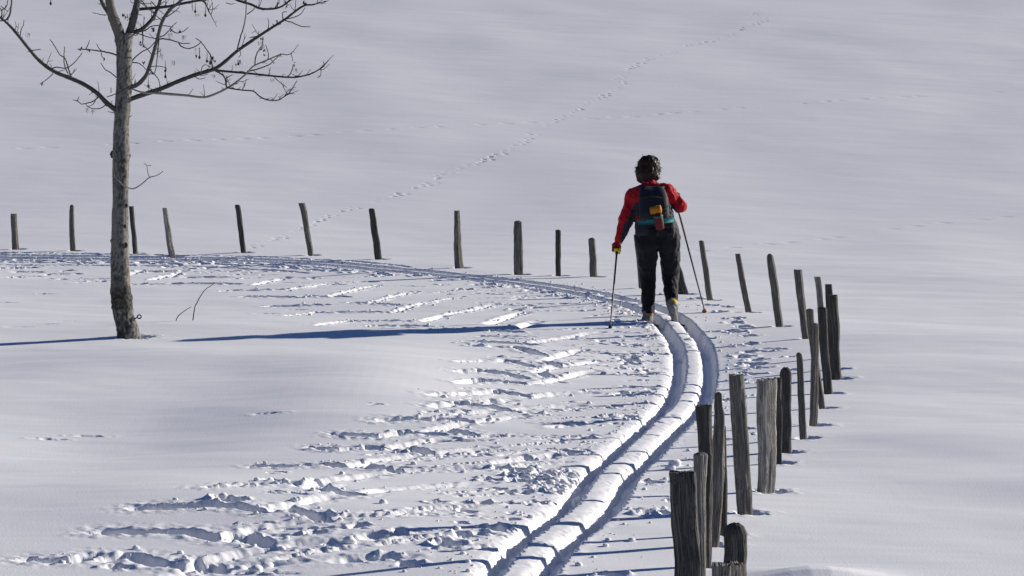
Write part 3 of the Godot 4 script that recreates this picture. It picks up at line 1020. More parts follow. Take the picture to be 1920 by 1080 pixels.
# twigs: depth offset, then x, y of their points; each tapers from its own width
var twigs := [
	[0.12, 2.6, [445, 92, 450, 72, 457, 50, 461, 25, 462, -8]], [0.15, 2.2, [533, 38, 547, 42, 560, 48, 570, 50, 582, 50]], [0.15, 2.0, [535, 36, 552, 32, 564, 26, 572, 14]],
	[0.2, 2.0, [463, 27, 474, 19, 482, 9]], [0.17, 1.8, [513, 143, 522, 152, 538, 164]], [0.17, 2.2, [530, 145, 540, 143, 546, 135, 550, 121]],
	[0.2, 1.8, [500, 60, 504, 47, 502, 34]], [0.25, 1.6, [483, 70, 486, 58]], [-0.1, 2.4, [463, 134, 478, 131, 490, 127, 505, 121, 514, 113, 523, 104]],
	[-0.1, 2.4, [478, 122, 480, 105, 486, 93, 492, 84, 493, 69]], [-0.1, 2.0, [502, 113, 503, 100, 498, 84]], [-0.1, 1.8, [445, 92, 452, 100, 447, 108]],
	[0.05, 2.6, [399, 129, 397, 118, 396, 106, 388, 94, 378, 80, 367, 72]], [-0.15, 2.6, [296, 73, 308, 73, 320, 75, 330, 78, 340, 81, 356, 81]],
	[-0.15, 2.4, [335, 81, 342, 88, 353, 91, 364, 88, 371, 84, 378, 78]], [-0.15, 2.2, [300, 69, 308, 66, 316, 58, 322, 50, 331, 42]],
	[-0.15, 2.0, [319, 54, 326, 60, 334, 62, 345, 58, 353, 51]], [0.0, 2.4, [246, 116, 255, 106, 268, 96, 280, 90, 291, 78]], [-0.1, 2.4, [267, 60, 268, 72, 268, 84, 276, 92, 284, 102]],
	[0.0, 2.2, [246, 117, 258, 118, 268, 124, 277, 134]], [-0.1, 2.2, [280, 130, 290, 140, 298, 151, 300, 167]], [-0.2, 2.2, [298, 73, 296, 95, 294, 115, 292, 130, 288, 140]],
	[0.1, 2.4, [248, 61, 270, 58, 285, 49, 305, 48, 325, 51]], [0.05, 2.2, [262, -4, 275, 12, 290, 27, 304, 39]], [-0.2, 1.6, [282, 125, 296, 124, 311, 127, 311, 134]],
	[0.2, 2.2, [250, 60, 262, 64, 280, 70, 294, 72]], [0.1, 2.0, [232, 62, 246, 64, 256, 66, 262, 58]],
	[0.2, 1.8, [283, 2, 300, 20, 308, 26]], [0.1, 1.6, [253, 7, 290, 6]], [-0.2, 2.0, [312, 32, 327, 22, 336, 14]],
	[-0.25, 3.4, [13, 36, 18, 28, 21, 12, 22, -10, 20, -50]], [-0.25, 2.6, [16, 36, 2, 39, -14, 40]], [-0.25, 2.4, [3, 32, 3, 20, -6, 8]], [-0.28, 2.2, [2, 20, 12, 12, 15, -2]], [-0.28, 1.4, [2, 12, 16, 22]],
	[-0.22, 1.8, [38, 68, 40, 55, 44, 46, 45, 37]], [-0.2, 1.8, [59, 95, 77, 92]], [-0.15, 2.4, [134, 146, 130, 134, 122, 110, 112, 102, 101, 84, 94, 74]], [-0.12, 2.2, [128, 138, 121, 122, 120, 106, 121, 87]],
	[-0.15, 2.2, [97, 129, 106, 126, 122, 128, 134, 122, 146, 110, 154, 99]], [-0.15, 1.8, [99, 138, 90, 147, 75, 158]], [-0.15, 1.4, [110, 134, 122, 131]],
	[-0.1, 2.2, [184, 182, 176, 189, 165, 193, 153, 195, 146, 190, 137, 187]], [-0.1, 2.0, [199, 196, 188, 203, 176, 204, 168, 202, 161, 196]], [-0.1, 1.6, [181, 184, 174, 196, 163, 200]], [-0.1, 1.8, [145, 189, 149, 181]],
	[-0.05, 3.0, [221, 104, 212, 101, 200, 98, 182, 95, 165, 93, 146, 92]], [-0.08, 1.8, [161, 92, 165, 84, 168, 75]], [-0.08, 1.8, [192, 97, 185, 90, 181, 82]], [-0.08, 1.6, [190, 99, 191, 106, 197, 112]],
	[-0.05, 2.2, [218, 145, 208, 137, 197, 130, 189, 118]], [-0.16, 2.4, [244, 162, 233, 168, 217, 176, 200, 182]], [-0.08, 1.6, [208, 174, 208, 164]], [-0.05, 1.8, [204, 28, 193, 28, 183, 26, 173, 24]],
	[-0.1, 1.5, [280, 333, 277, 322, 275, 309]], [-0.1, 1.2, [277, 310, 284, 310]], [-0.1, 1.2, [276, 311, 270, 306]], [-0.03, 1.6, [216, 212, 202, 209]], [-0.04, 1.4, [243, 219, 248, 216]],
	[0.28, 1.6, [360, 3, 361, 20]], [0.25, 1.6, [424, 5, 433, 8, 441, 6]], [0.3, 1.8, [520, 14, 521, 2]], [0.18, 2.0, [531, 40, 530, 24, 538, 22]], [0.18, 1.6, [553, 22, 555, -4]],
	[-0.1, 1.6, [366, 144, 374, 148, 386, 146]], [-0.1, 1.6, [376, 138, 380, 124, 388, 122, 394, 126]], [0.05, 1.4, [368, 138, 365, 132]], [-0.1, 1.5, [424, 146, 436, 140]], [0.16, 1.4, [455, 167, 459, 157]],
]
var bud_spots := [492, 87, 489, 92, 495, 94, 497, 104, 525, 103, 519, 41, 524, 44, 397, 126, 392, 128, 388, 131, 399, 108, 395, 116, 446, 119, 450, 116, 443, 122, 568, 5, 570, 8, 281, 133, 284, 136, 278, 138, 285, 53, 287, 57, 236, 33, 231, 28, 240, 36, 247, 23, 222, 38, 165, 93, 152, 92, 195, 110, 78, 156, 33, 62, 40, 72, 57, 95, 73, 111, 88, 124, 535, 5, 537, 12, 552, 121, 268, 118, 262, 82, 270, 86, 321, 55, 337, 58, 492, 72, 530, 38, 368, 106, 401, 113]
var pods := [95, 6, 366, 21, 385, 28, 374, 107, 310, 132, 310, 143, 278, 161, 388, 114, 394, 118]

func bark_colour(th: float, y: float, hgt: float) -> Color:
	var c := cos(th)
	var s := sin(th)
	var a := n_wood.get_noise_3d(c * 0.9, hgt * 2.2, s * 0.9)
	var b := n_wood.get_noise_3d(c * 3.5 + 7.0, hgt * 16.0, s * 3.5)
	var e := n_wood.get_noise_3d(c * 2.0 + 19.0, hgt * 30.0, s * 2.0)
	var t := 0.12 + 0.88 * smoothstep(-0.40, 0.25, b + 0.6 * a + 0.12)
	var col := Color(0.05, 0.047, 0.043).lerp(Color(0.215, 0.207, 0.192), t)
	col = col.lerp(Color(0.045, 0.042, 0.038), 0.6 * smoothstep(0.22, 0.36, e))
	# the rough dark collar of old bark above the foot
	var band := smoothstep(528.0, 548.0, y + 14.0 * b) * (1.0 - smoothstep(577.0, 586.0, y + 10.0 * b))
	col = col.lerp(Color(0.045, 0.04, 0.034), band * (0.55 + 0.45 * smoothstep(0.1, -0.2, e)))
	return col

func build_tree() -> void:
	var base := hit(241, 632)
	var dt := -base.z
	var t := thing("bare_tree", "leafless young tree with pale flaking bark, standing in snow left of the track", "tree", base)
	# trunk
	var list := []
	for r in trunk_rings: list.append([P(r[0], r[1], dt) - base, r[2] * 0.5 * dt / F])
	var foot: Vector3 = list[0][0]
	list.push_front([foot - Vector3(-0.02, 0.2, 0), list[0][1] * 1.1])
	var c := curved(list, 0.009)
	var pts: Array = c[0]
	var rad: Array = c[1]
	var seg := 48
	var st := begin()
	var grid := []
	var cols := []
	var up0: float = P(241, 632, dt).y
	for i in pts.size():
		var row := []
		var crow := []
		var hgt: float = pts[i].y
		var py := 632.0 - hgt * F / dt
		for s in seg + 1:
			var th := TAU * (s % seg) / seg
			var r: float = rad[i]
			var b := n_wood.get_noise_3d(cos(th) * 3.5 + 7.0, hgt * 16.0, sin(th) * 3.5)
			var a := n_wood.get_noise_3d(cos(th) * 1.2, hgt * 5.0, sin(th) * 1.2)
			var rough := 0.035 + 0.09 * smoothstep(520.0, 550.0, py)
			r *= 1.0 + rough * b + 0.05 * a
			# plates split by deep cracks at the foot
			if py > 590.0:
				var pl := n_fine.get_noise_2d(th * 0.20, hgt * 0.32)
				r *= 1.0 - 0.09 * smoothstep(0.10, 0.0, absf(pl)) * smoothstep(590.0, 606.0, py)
			row.append(pts[i] + Vector3(cos(th) * r, 0, sin(th) * r))
			var col := bark_colour(th, py, hgt)
			if py > 590.0:
				var pl := n_fine.get_noise_2d(th * 0.20, hgt * 0.32)
				col = col.lerp(Color(0.03, 0.027, 0.024), smoothstep(0.09, 0.02, absf(pl)) * smoothstep(592.0, 608.0, py) * smoothstep(-0.5, 0.4, cos(th)))
			crow.append(col)
		grid.append(row)
		cols.append(crow)
	for i in pts.size() - 1:
		for s in seg:
			for q in [[i, s], [i + 1, s], [i, s + 1], [i, s + 1], [i + 1, s], [i + 1, s + 1]]:
				st.set_color(cols[q[0]][q[1]])
				st.add_vertex(grid[q[0]][q[1]])
	var trunk := part("trunk", done(st), M.bark, t)
	# knots and burrs
	for k in [[209, 289, 7, 0.0], [243, 291, 6, 0.0], [208, 451, 5, 0.0], [208, 475, 4.5, 0.0], [208, 488, 4.5, 0.0], [238, 459, 5, 0.05], [239, 385, 4, 0.05], [236, 424, 4, 0.07], [236, 330, 3, 0.07]]:
		st = begin()
		var r: float = k[2] * 0.8 * dt / F
		var ctr := P(lerpf(k[0], 226.0, 0.12), k[1], dt - k[3]) - base
		tube(st, [ctr + Vector3(0, -r * 1.3, 0), ctr + Vector3(0, -r * 0.7, 0), ctr, ctr + Vector3(0, r * 0.7, 0), ctr + Vector3(0, r * 1.2, 0)], [r * 0.5, r * 0.75, r, r * 0.6, r * 0.35], 7, Color(0.06, 0.055, 0.05))
		part("knot", done(st), M.bark, trunk)
	# limbs
	var i := 0
	for l in limbs:
		var pl := []
		var n: int = l[3].size()
		for k in n:
			var q: Array = l[3][k]
			var dd: float = lerpf(l[0], l[1], float(k) / (n - 1)) + 0.012 * sin(k * 1.9 + i)
			pl.append([P(q[0], q[1], dt + dd) - base, maxf(q[2] * 0.5, 0.7) * dt / F])
		var cc := curved(pl, 0.018)
		var rr: Array = cc[1]
		for k in rr.size(): rr[k] *= 1.0 + 0.16 * n_wood.get_noise_2d(k * 1.3, i * 31.0)
		st = begin()
		var tone: float = l[2]
		tube(st, cc[0], rr, 10 if i > 1 else 20, Color(tone, tone * 0.94, tone * 0.84))
		part("branch", done(st), M.bark, t)
		i += 1
	for w in twigs:
		var xs: Array = w[2]
		var pl := []
		var n := xs.size() / 2
		for k in n: pl.append([P(xs[k * 2], xs[k * 2 + 1], dt + w[0] + 0.02 * sin(k * 2.3 + xs[0])) - base, maxf(w[1] * lerpf(0.55, 0.32, float(k) / (n - 1)), 0.5) * dt / F])
		var cc := curved(pl, 0.012)
		var pp: Array = cc[0]
		for k in pp.size(): pp[k] += Vector3(1, 0.7, 0.5) * 0.0035 * n_wood.get_noise_2d(k * 2.1, xs[0])
		st = begin()
		tube(st, pp, cc[1], 6)
		part("twig", done(st), M.twig, t)
	# short fine sprouts all along the limbs
	st = begin()
	for l in limbs.slice(0, 12):
		var n: int = l[3].size()
		for e in 18:
			var k := rng.randi_range(1, n - 2)
			var q0: Array = l[3][k]
			var q1: Array = l[3][k + 1]
			var ff := rng.randf()
			var dd: float = lerpf(l[0], l[1], (k + ff) / (n - 1))
			var a := P(lerpf(q0[0], q1[0], ff), lerpf(q0[1], q1[1], ff), dt + dd) - base
			var dir := Vector3(rng.randfn(0.25 * signf(q1[0] - q0[0]), 0.6), rng.randf_range(-0.4, 1.0), rng.randfn(0, 0.5)).normalized()
			var len := rng.randf_range(0.03, 0.14)
			var mid := a + dir * len * 0.5 + Vector3(rng.randfn(), rng.randfn(), 0) * len * 0.10
			var tip := a + dir * len + Vector3(0, len * 0.25, 0)
			var cc := curved([[a, 0.0042], [mid, 0.0032], [tip, 0.0022]], 0.015)
			tube(st, cc[0], cc[1], 5)
			if rng.randf() < 0.5:
				var side := (dir + Vector3(rng.randfn(), rng.randfn(), rng.randfn()) * 0.9).normalized()
				tube(st, [mid, mid + side * len * 0.4], [0.0028, 0.0018], 4)
	tag(part("fine_sprouts", done(st), M.twig, t), "", "", "", "stuff")
	# buds and dried tufts at the ends
	st = begin()
	for k in range(0, bud_spots.size(), 2):
		var ctr := P(bud_spots[k], bud_spots[k + 1], dt - 0.1 + 0.2 * rng.randf()) - base
		for e in 3:
			var o := Vector3(rng.randfn(0, 0.008), rng.randfn(0, 0.008), rng.randfn(0, 0.008))
			var r := rng.randf_range(0.004, 0.009)
			tube(st, [ctr + o - Vector3(0, r * 1.4, 0), ctr + o, ctr + o + Vector3(0.004, r * 1.4, 0)], [r * 0.3, r, r * 0.2], 6)
		for e in 3:
			var o := Vector3(rng.randfn(0, 0.012), rng.randf_range(-0.03, 0.02), rng.randfn(0, 0.01))
			tube(st, [ctr, ctr + o], [0.002, 0.001], 4)
	tag(part("buds", done(st), M.bud, t), "", "", "", "stuff")
	st = begin()
	for k in range(0, pods.size(), 2):
		var ctr := P(pods[k], pods[k + 1], dt + 0.05) - base
		var r := 2.4 * dt / F
		tube(st, [ctr - Vector3(0, r * 1.6, 0), ctr - Vector3(0, r * 0.7, 0), ctr, ctr + Vector3(0, r, 0), ctr + Vector3(0.003, r * 8.0, 0)], [r * 0.3, r * 0.9, r, r * 0.35, 0.0012], 7)
	tag(part("seed_pods", done(st), M.bud, t), "", "", "", "stuff")
	# hanging lichen
	st = begin()
	for s in [320, 62, 18, 345, 66, 12, 298, 90, 24, 304, 100, 16, 325, 114, 12, 370, 90, 14, 400, 140, 8, 370, 26, 6, 447, 112, 12, 553, 128, 10, 510, 148, 8, 488, 78, 10, 52, 62, 12, 165, 203, 10, 175, 206, 10, 258, 40, 14, 240, 26, 12]:
		if st.has_meta("x") and st.has_meta("y"):
			for e in 7:
				var ctr := P(st.get_meta("x") + rng.randf_range(-4, 4), st.get_meta("y"), dt - 0.15 + 0.1 * rng.randf()) - base
				var l: float = s * rng.randf_range(0.3, 1.0) * dt / F
				tube(st, [ctr, ctr + Vector3(rng.randfn(0, 0.004), -l * 0.5, 0), ctr + Vector3(rng.randfn(0, 0.008), -l, 0)], [0.0018, 0.0014, 0.0008], 3)
			st.remove_meta("x")
			st.remove_meta("y")
		elif st.has_meta("x"): st.set_meta("y", s)
		else: st.set_meta("x", s)
	tag(part("hanging_lichen", done(st), M.lichen, t), "", "", "", "stuff")
	# an iron eye screwed into the foot
	st = begin()
	var e0 := P(249, 599, dt - 0.02) - base
	var e1 := P(258, 595, dt - 0.02) - base
	tube(st, [e0, e1], [0.006, 0.006], 6)
	var loop := []
	var lr := []
	for k in 15:
		var th := TAU * k / 14.0
		loop.append(e1 + Vector3(0.016 + 0.018 * cos(th + PI), 0.006 + 0.018 * sin(th), 0.003 * sin(th)))
		lr.append(0.006)
	tube(st, loop, lr, 6)
	part("iron_eye", done(st), M.iron, t)

func build_dry_stems() -> void:
	for s in [["dry_stem", "tall thin curved dry stem poking out of the snow right of the tree", [[362, 597, 2.0], [366, 575, 1.8], [375, 557, 1.6], [385, 543, 1.4], [395, 536, 1.2], [404, 529, 1.0]]], ["dry_stem", "short thin slanting dry stem in the snow beside the taller curved one", [[331, 598, 1.6], [337, 590, 1.5], [346, 583, 1.3], [359, 575, 1.0]]]]:
		var g := hit(s[2][0][0], s[2][0][1] + 4)
		var pl := []
		for q in s[2]: pl.append([P(q[0], q[1], -g.z) - g, q[2] * 0.55 * -g.z / F])
		pl.push_front([Vector3(0, -0.08, 0), 0.005])
		var cc := curved(pl, 0.02)
		for k in cc[0].size(): cc[0][k] += Vector3(1, 0, 0.6) * 0.004 * n_wood.get_noise_2d(k * 2.4, g.x * 9.0)
		var st := begin()
		tube(st, cc[0], cc[1], 6)
		var o := part(s[0], done(st), M.twig, self)
		o.position = g
		tag(o, s[1], "dry stem", "")

# ---------------------------------------------------------------- the skier
var sk_d := 0.0
var sk_o: Vector3
func S(px: float, py: float, dz := 0.0) -> Vector3:      # a point of the skier: pixel of the photograph, metres farther away
	return P(px, py, sk_d + dz) - sk_o

func hand_bones(grip: Vector3, axis: Vector3, palm_side: Vector3, wrist: Vector3, mirror: float) -> Array:
	var out := []
	axis = axis.normalized()
	var a := (palm_side - axis * palm_side.dot(axis)).normalized()
	var b := axis.cross(a) * mirror
	var pc := grip + a * 0.036
	out.append([wrist, pc + axis * 0.03, 0.031, 0.026])
	out.append([pc + axis * 0.034 - b * 0.012, pc - axis * 0.034 - b * 0.012, 0.021, 0.019])
	out.append([pc + axis * 0.03 + b * 0.012, pc - axis * 0.03 + b * 0.012, 0.019, 0.017])
	for f in 4:
		var y := 0.036 - 0.024 * f
		var len: float = [0.95, 1.05, 1.0, 0.82][f]
		var prev := pc + axis * y + b * 0.022
		for k in 3:
			var th := (0.75 + 0.95 * k) * len + 0.55
			var q := grip + axis * (y - 0.003 * k) + (a * cos(th) + b * sin(th)) * (0.030 - 0.001 * k)
			out.append([prev, q, 0.0118 - 0.0008 * k, 0.0112 - 0.0008 * k])
			prev = q
	var p0 := pc + axis * 0.038 - b * 0.02
	var p1 := grip + axis * 0.046 + (a * cos(-1.5) + b * sin(-1.5)) * 0.034
	var p2 := grip + axis * 0.044 + (a * cos(-2.7) + b * sin(-2.7)) * 0.03
	out.append([p0, p1, 0.016, 0.013])
	out.append([p1, p2, 0.013, 0.0105])
	return out

func build_skier() -> void:
	var foot := hit(1238, 601)
	sk_d = -foot.z
	sk_o = foot
	var person := thing("person", "skier in red and dark grey jacket striding away up the track, seen from behind", "person", foot)
	var lgrip := S(1157, 467, -0.02)
	var ltip := hit(1144, 616) - sk_o
	var laxis := (lgrip - ltip).normalized()
	var rtip := hit(1322, 586) - sk_o
	var rgrip := S(1266, 372, 0.40)
	var raxis := (rgrip - rtip).normalized()
	var sh_l := S(1187, 369, 0.15)
	var sh_r := S(1250, 359, 0.14)
	var el_l := S(1174, 411, 0.06)
	var wr_l := S(1162, 452, 0.0)
	var el_r := S(1275, 386, 0.12)
	var wr_r := S(1268, 377, 0.36)
	var hip_l := S(1216, 452, 0.0)
	var hip_r := S(1252, 452, 0.02)
	var kn_l := S(1215, 520, 0.08)
	var kn_r := S(1257, 518, 0.13)
	var an_l := S(1215, 584, 0.0)
	var an_r := S(1260, 572, -0.12)
	var neck := S(1215, 345, 0.19)
	var skull := S(1215, 319, 0.245)
	# body: one surface from head to ankles
	var body := [
		[S(1218, 442, 0.0), S(1212, 400, 0.07), 0.10, 0.095], [S(1250, 442, 0.0), S(1240, 400, 0.07), 0.10, 0.095], [S(1212, 400, 0.07), S(1205, 375, 0.12), 0.095, 0.095], [S(1240, 400, 0.07), S(1234, 372, 0.12), 0.095, 0.095],
		[sh_l, sh_r, 0.055, 0.055], [S(1217, 356, 0.15), neck, 0.06, 0.052], [neck, S(1215, 330, 0.23), 0.05, 0.055],
		[S(1215, 313, 0.235), S(1215, 326, 0.26), 0.086, 0.072], [S(1215, 322, 0.27), S(1215, 333, 0.31), 0.066, 0.04],
		[sh_l, el_l, 0.048, 0.038], [el_l, wr_l, 0.038, 0.026], [sh_r, el_r, 0.048, 0.038], [el_r, wr_r, 0.038, 0.026],
		[wr_l, lgrip + Vector3(0, 0.02, 0), 0.024, 0.02], [wr_r, rgrip, 0.024, 0.02],
		[hip_l, kn_l, 0.082, 0.055], [hip_r, kn_r, 0.082, 0.055], [kn_l, an_l, 0.055, 0.036], [kn_r, an_r, 0.055, 0.036]]
	part("body", nets(body, 0.013, 0.035, 0.0, [], func(_p): return Color.WHITE), M.skin, person)
	# face and ears, with fine cells
	var fwd := (S(1214, 322, 0.60) - S(1215, 319, 0.245)).normalized()
	var rt := fwd.cross(Vector3.UP).normalized()
	var upv := rt.cross(fwd)
	var fc := skull + fwd * 0.075
	var face := [[fc + upv * 0.012 + fwd * 0.006, fc - upv * 0.022 + fwd * 0.022, 0.010, 0.014], [fc - upv * 0.05 - rt * 0.02, fc - upv * 0.05 + rt * 0.02, 0.012, 0.012], [fc - upv * 0.085 - fwd * 0.012, fc - upv * 0.08 + fwd * 0.002, 0.022, 0.018],
		[fc + upv * 0.022 - rt * 0.035, fc + upv * 0.022 + rt * 0.035, 0.014, 0.014], [skull + rt * 0.082 + upv * 0.02, skull + rt * 0.084 - upv * 0.03, 0.012, 0.008], [skull - rt * 0.082 + upv * 0.02, skull - rt * 0.084 - upv * 0.03, 0.012, 0.008], [fc - upv * 0.03 - rt * 0.03, fc - upv * 0.03 + rt * 0.03, 0.026, 0.026]]
	part("face", nets(face, 0.005, 0.012, 0.0, [], func(_p): return Color.WHITE), M.skin, person)
	for s in [-1.0, 1.0]:
		var st := begin()
		var e: Vector3 = fc + upv * 0.004 + rt * 0.032 * s + fwd * 0.012
		tube(st, [e - rt * 0.012, e - rt * 0.006, e, e + rt * 0.006, e + rt * 0.012], [0.002, 0.007, 0.009, 0.007, 0.002], 8)
		part("eye", done(st), M.iron, person)
	# hair: a rough mass and loose locks
	var hb := [[S(1215, 311, 0.235), S(1214, 322, 0.225), 0.108, 0.112], [S(1205, 322, 0.22), S(1203, 336, 0.20), 0.066, 0.045], [S(1225, 320, 0.22), S(1228, 332, 0.20), 0.066, 0.04], [S(1214, 330, 0.18), S(1213, 340, 0.16), 0.07, 0.045], [S(1222, 306, 0.24), S(1226, 303, 0.24), 0.07, 0.05]]
	var hm := nets(hb, 0.008, 0.03, 0.015, [[S(1215, 322, 0.245) + fwd * 0.055 - upv * 0.05, fwd, 0.10]], func(_p): return Color.WHITE)
	var hair := part("hair", hm, M.hair, person)
	var st := begin()
	for k in 650:
		var dir := Vector3(rng.randfn(), rng.randfn() * 0.8 + 0.25, rng.randfn()).normalized()
		if dir.dot(fwd) > 0.55 and dir.y < 0.4: continue
		var r0 := 0.09 + 0.02 * rng.randf()
		var a := S(1215, 317, 0.23) + Vector3(dir.x * 0.118, dir.y * 0.118, dir.z * 0.105) * (r0 / 0.11)
		if dir.y < -0.2: a += Vector3(0, -0.02, 0)
		var flow := (dir * 0.25 + Vector3(0.12 + 0.25 * rng.randfn(), -0.75 + 0.35 * rng.randfn() + maxf(dir.y, 0.0) * 0.9, 0.25 * rng.randfn())).normalized()
		var l := rng.randf_range(0.02, 0.042)
		var bend := Vector3(rng.randfn(), rng.randfn() - 0.6, rng.randfn()) * 0.012
		tube(st, [a - dir * 0.012, a + flow * l * 0.5 + bend * 0.4, a + flow * l + bend], [0.0036, 0.0028, 0.0008], 4)
	part("locks", done(st), M.hair, hair)
	# jacket
	var red := Color(0.42, 0.008, 0.016)
	var grey := Color(0.030, 0.031, 0.036)
	var jb := [
		[S(1212, 418, 0.03), S(1208, 378, 0.10), 0.112, 0.118], [S(1246, 418, 0.03), S(1232, 375, 0.10), 0.112, 0.118], [S(1208, 378, 0.10), S(1202, 366, 0.13), 0.118, 0.095], [S(1232, 375, 0.10), S(1234, 364, 0.13), 0.118, 0.095],
		[S(1214, 354, 0.15), sh_l, 0.066, 0.074], [S(1220, 352, 0.15), sh_r, 0.066, 0.074], [S(1217, 358, 0.13), S(1216, 346, 0.17), 0.075, 0.068],
		[sh_l, el_l, 0.075, 0.066], [el_l, S(1162, 450, 0.0), 0.066, 0.046], [sh_r, el_r, 0.076, 0.062], [el_r, wr_r, 0.06, 0.042]]
	var jcol := func(p: Vector3) -> Color:
		var ax := el_l - sh_l
		var tl := (p - sh_l).dot(ax) / ax.length_squared()
		var il := p.x - (sh_l + ax * clampf(tl, 0.0, 1.0)).x
		if p.x < S(1192, 400).x and tl > 0.25:
			if tl > 1.05 + 2.2 * maxf(0.0, -il - 0.015) * 9.0 and tl > 1.15: return grey if (p.x - S(1166, 432).x) > -0.035 - 0.0 * p.y or tl > 1.55 else red
			if il > 0.018 + 0.03 * (1.0 - tl): return grey
			return red
		if p.x > S(1256, 380).x:
			var bx := el_r - sh_r
			var tr := clampf((p - sh_r).dot(bx) / bx.length_squared(), 0.0, 1.2)
			if p.y < (sh_r + bx * tr).y - 0.030: return grey
			return red
		if absf(p.x - S(1223, 400).x) > 0.125 and p.y < S(1220, 380).y and p.y > S(1220, 404).y: return grey
		return red
	part("jacket", nets(jb, 0.0095, 0.04, 0.017, [], jcol), M.cloth, person)
	# the skirt of a dark garment below the pack
	var gb := [[S(1213, 424, 0.02), S(1214, 436, 0.0), 0.122, 0.125], [S(1247, 424, 0.02), S(1250, 436, 0.0), 0.122, 0.125]]
	part("jacket_hem", nets(gb, 0.011, 0.03, 0.014, [[S(1232, 443, 0), Vector3(0.08, -1, 0).normalized(), 0.5], [S(1232, 410, 0), Vector3.UP, 0.5]], func(_p): return Color(0.035, 0.035, 0.04)), M.cloth, person)
	# trousers
	var tb := [
		[S(1215, 436, 0.0), S(1213, 456, 0.0), 0.125, 0.118], [S(1250, 436, 0.0), S(1253, 456, 0.02), 0.125, 0.118], [S(1214, 456, 0), S(1214, 488, 0.05), 0.112, 0.096], [S(1214, 488, 0.05), kn_l, 0.096, 0.080], [kn_l, S(1216, 592, 0.0), 0.080, 0.060],
		[S(1254, 456, 0.02), S(1257, 488, 0.08), 0.112, 0.098], [S(1257, 488, 0.08), kn_r, 0.098, 0.086], [kn_r, S(1260, 576, -0.11), 0.086, 0.056], [S(1197, 446, 0.0), S(1200, 452, 0.0), 0.045, 0.04], [S(1268, 446, 0.0), S(1266, 456, 0.0), 0.042, 0.04]]
	part("trousers", nets(tb, 0.0105, 0.014, 0.013, [[S(1215, 588, 0.0), Vector3(0, -1, 0.05).normalized(), 0.16], [S(1260, 571, -0.11), (S(1260, 576, -0.11) - kn_r).normalized(), 0.13]], func(_p): return Color(0.0105, 0.009, 0.0155)), M.cloth, person)
	# gloves closed round the grips
	var gcol := func(p: Vector3) -> Color:
		if p.y < lgrip.y + 0.012 and p.z > lgrip.z - 0.02 and p.x > lgrip.x - 0.035: return Color(0.75, 0.48, 0.02)
		if p.y > lgrip.y + 0.025: return Color(0.36, 0.012, 0.02)
		return Color(0.05, 0.015, 0.015)
	part("glove", nets(hand_bones(lgrip, laxis, Vector3(-0.6, 0.1, 0.8), wr_l, 1.0), 0.0045, 0.010, 0.0, [], gcol), M.cloth, person)
	part("glove", nets(hand_bones(rgrip, raxis, Vector3(0.7, 0.1, 0.6), wr_r, -1.0), 0.0045, 0.010, 0.0, [], func(_p): return Color(0.04, 0.02, 0.02)), M.cloth, person)
	# boots: the left one flat, the right one up on its toe
	var lb := [[S(1215, 583, 0), S(1214, 598, 0.0), 0.052, 0.052], [S(1213, 603, -0.03), S(1212, 603, 0.20), 0.045, 0.036], [S(1214, 600, 0.0), S(1212, 602, 0.12), 0.05, 0.044]]
	var boot := part("boot", nets(lb, 0.008, 0.03, 0.0, [], func(_p): return Color.WHITE), M.boot, person)
	var heel := S(1261, 575, -0.16)
	var toe := S(1266, 604, -0.03)
	var along := (toe - heel).normalized()
	var back := along.cross(Vector3.RIGHT).normalized()
	if back.z < 0.0: back = -back
	var rb := [[an_r + Vector3(0, 0.02, -0.01), heel - back * 0.04 + along * 0.02, 0.05, 0.05], [heel - back * 0.02, toe - back * 0.03, 0.046, 0.034], [an_r - along * 0.0, heel.lerp(toe, 0.5) - back * 0.05, 0.048, 0.04]]
	var boot2 := part("boot", nets(rb, 0.008, 0.03, 0.0, [], func(_p): return Color.WHITE), M.boot, person)
	st = begin()
	tube(st, [heel + back * 0.012 - along * 0.038, heel + back * 0.016, heel.lerp(toe, 0.35) + back * 0.014, heel.lerp(toe, 0.75) + back * 0.008, toe + back * 0.004, toe + along * 0.03], [0.012, 0.036, 0.03, 0.036, 0.03, 0.01], 14)
	part("sole", done(st), M.boot, boot2)
	st = begin()
	tube(st, [heel.lerp(toe, 0.30) + back * 0.036, heel.lerp(toe, 0.55) + back * 0.036], [0.016, 0.013], 8)
	part("sole_patch", done(st), M.sole, boot2)
	# coloured cuffs between boots and trousers
	for q in [[S(1215, 589, 0.0), Vector3.UP, M.orange], [S(1261, 569, -0.125), (kn_r - an_r).normalized(), M.yellow]]:
		st = begin()
		tube(st, [q[0] - q[1] * 0.022, q[0] - q[1] * 0.010, q[0] + q[1] * 0.010, q[0] + q[1] * 0.022], [0.047, 0.053, 0.053, 0.047], 18)
		part("cuff", done(st), q[2], person)
	# ---- pack
	var pk := thing("backpack", "small dark grey backpack with teal belt on the skier's back", "backpack", foot)
	var rings := [
		[1226, 417, -0.10, 0.125, 0.05], [1226, 413, -0.115, 0.148, 0.075], [1226, 404, -0.11, 0.152, 0.090], [1226, 392, -0.085, 0.150, 0.095], [1225, 378, -0.05, 0.146, 0.09], [1224, 366, -0.025, 0.138, 0.08], [1223, 357, 0.0, 0.122, 0.068], [1222, 352, 0.02, 0.10, 0.05], [1222, 350, 0.03, 0.06, 0.03]]
	st = begin()
	var pg := []
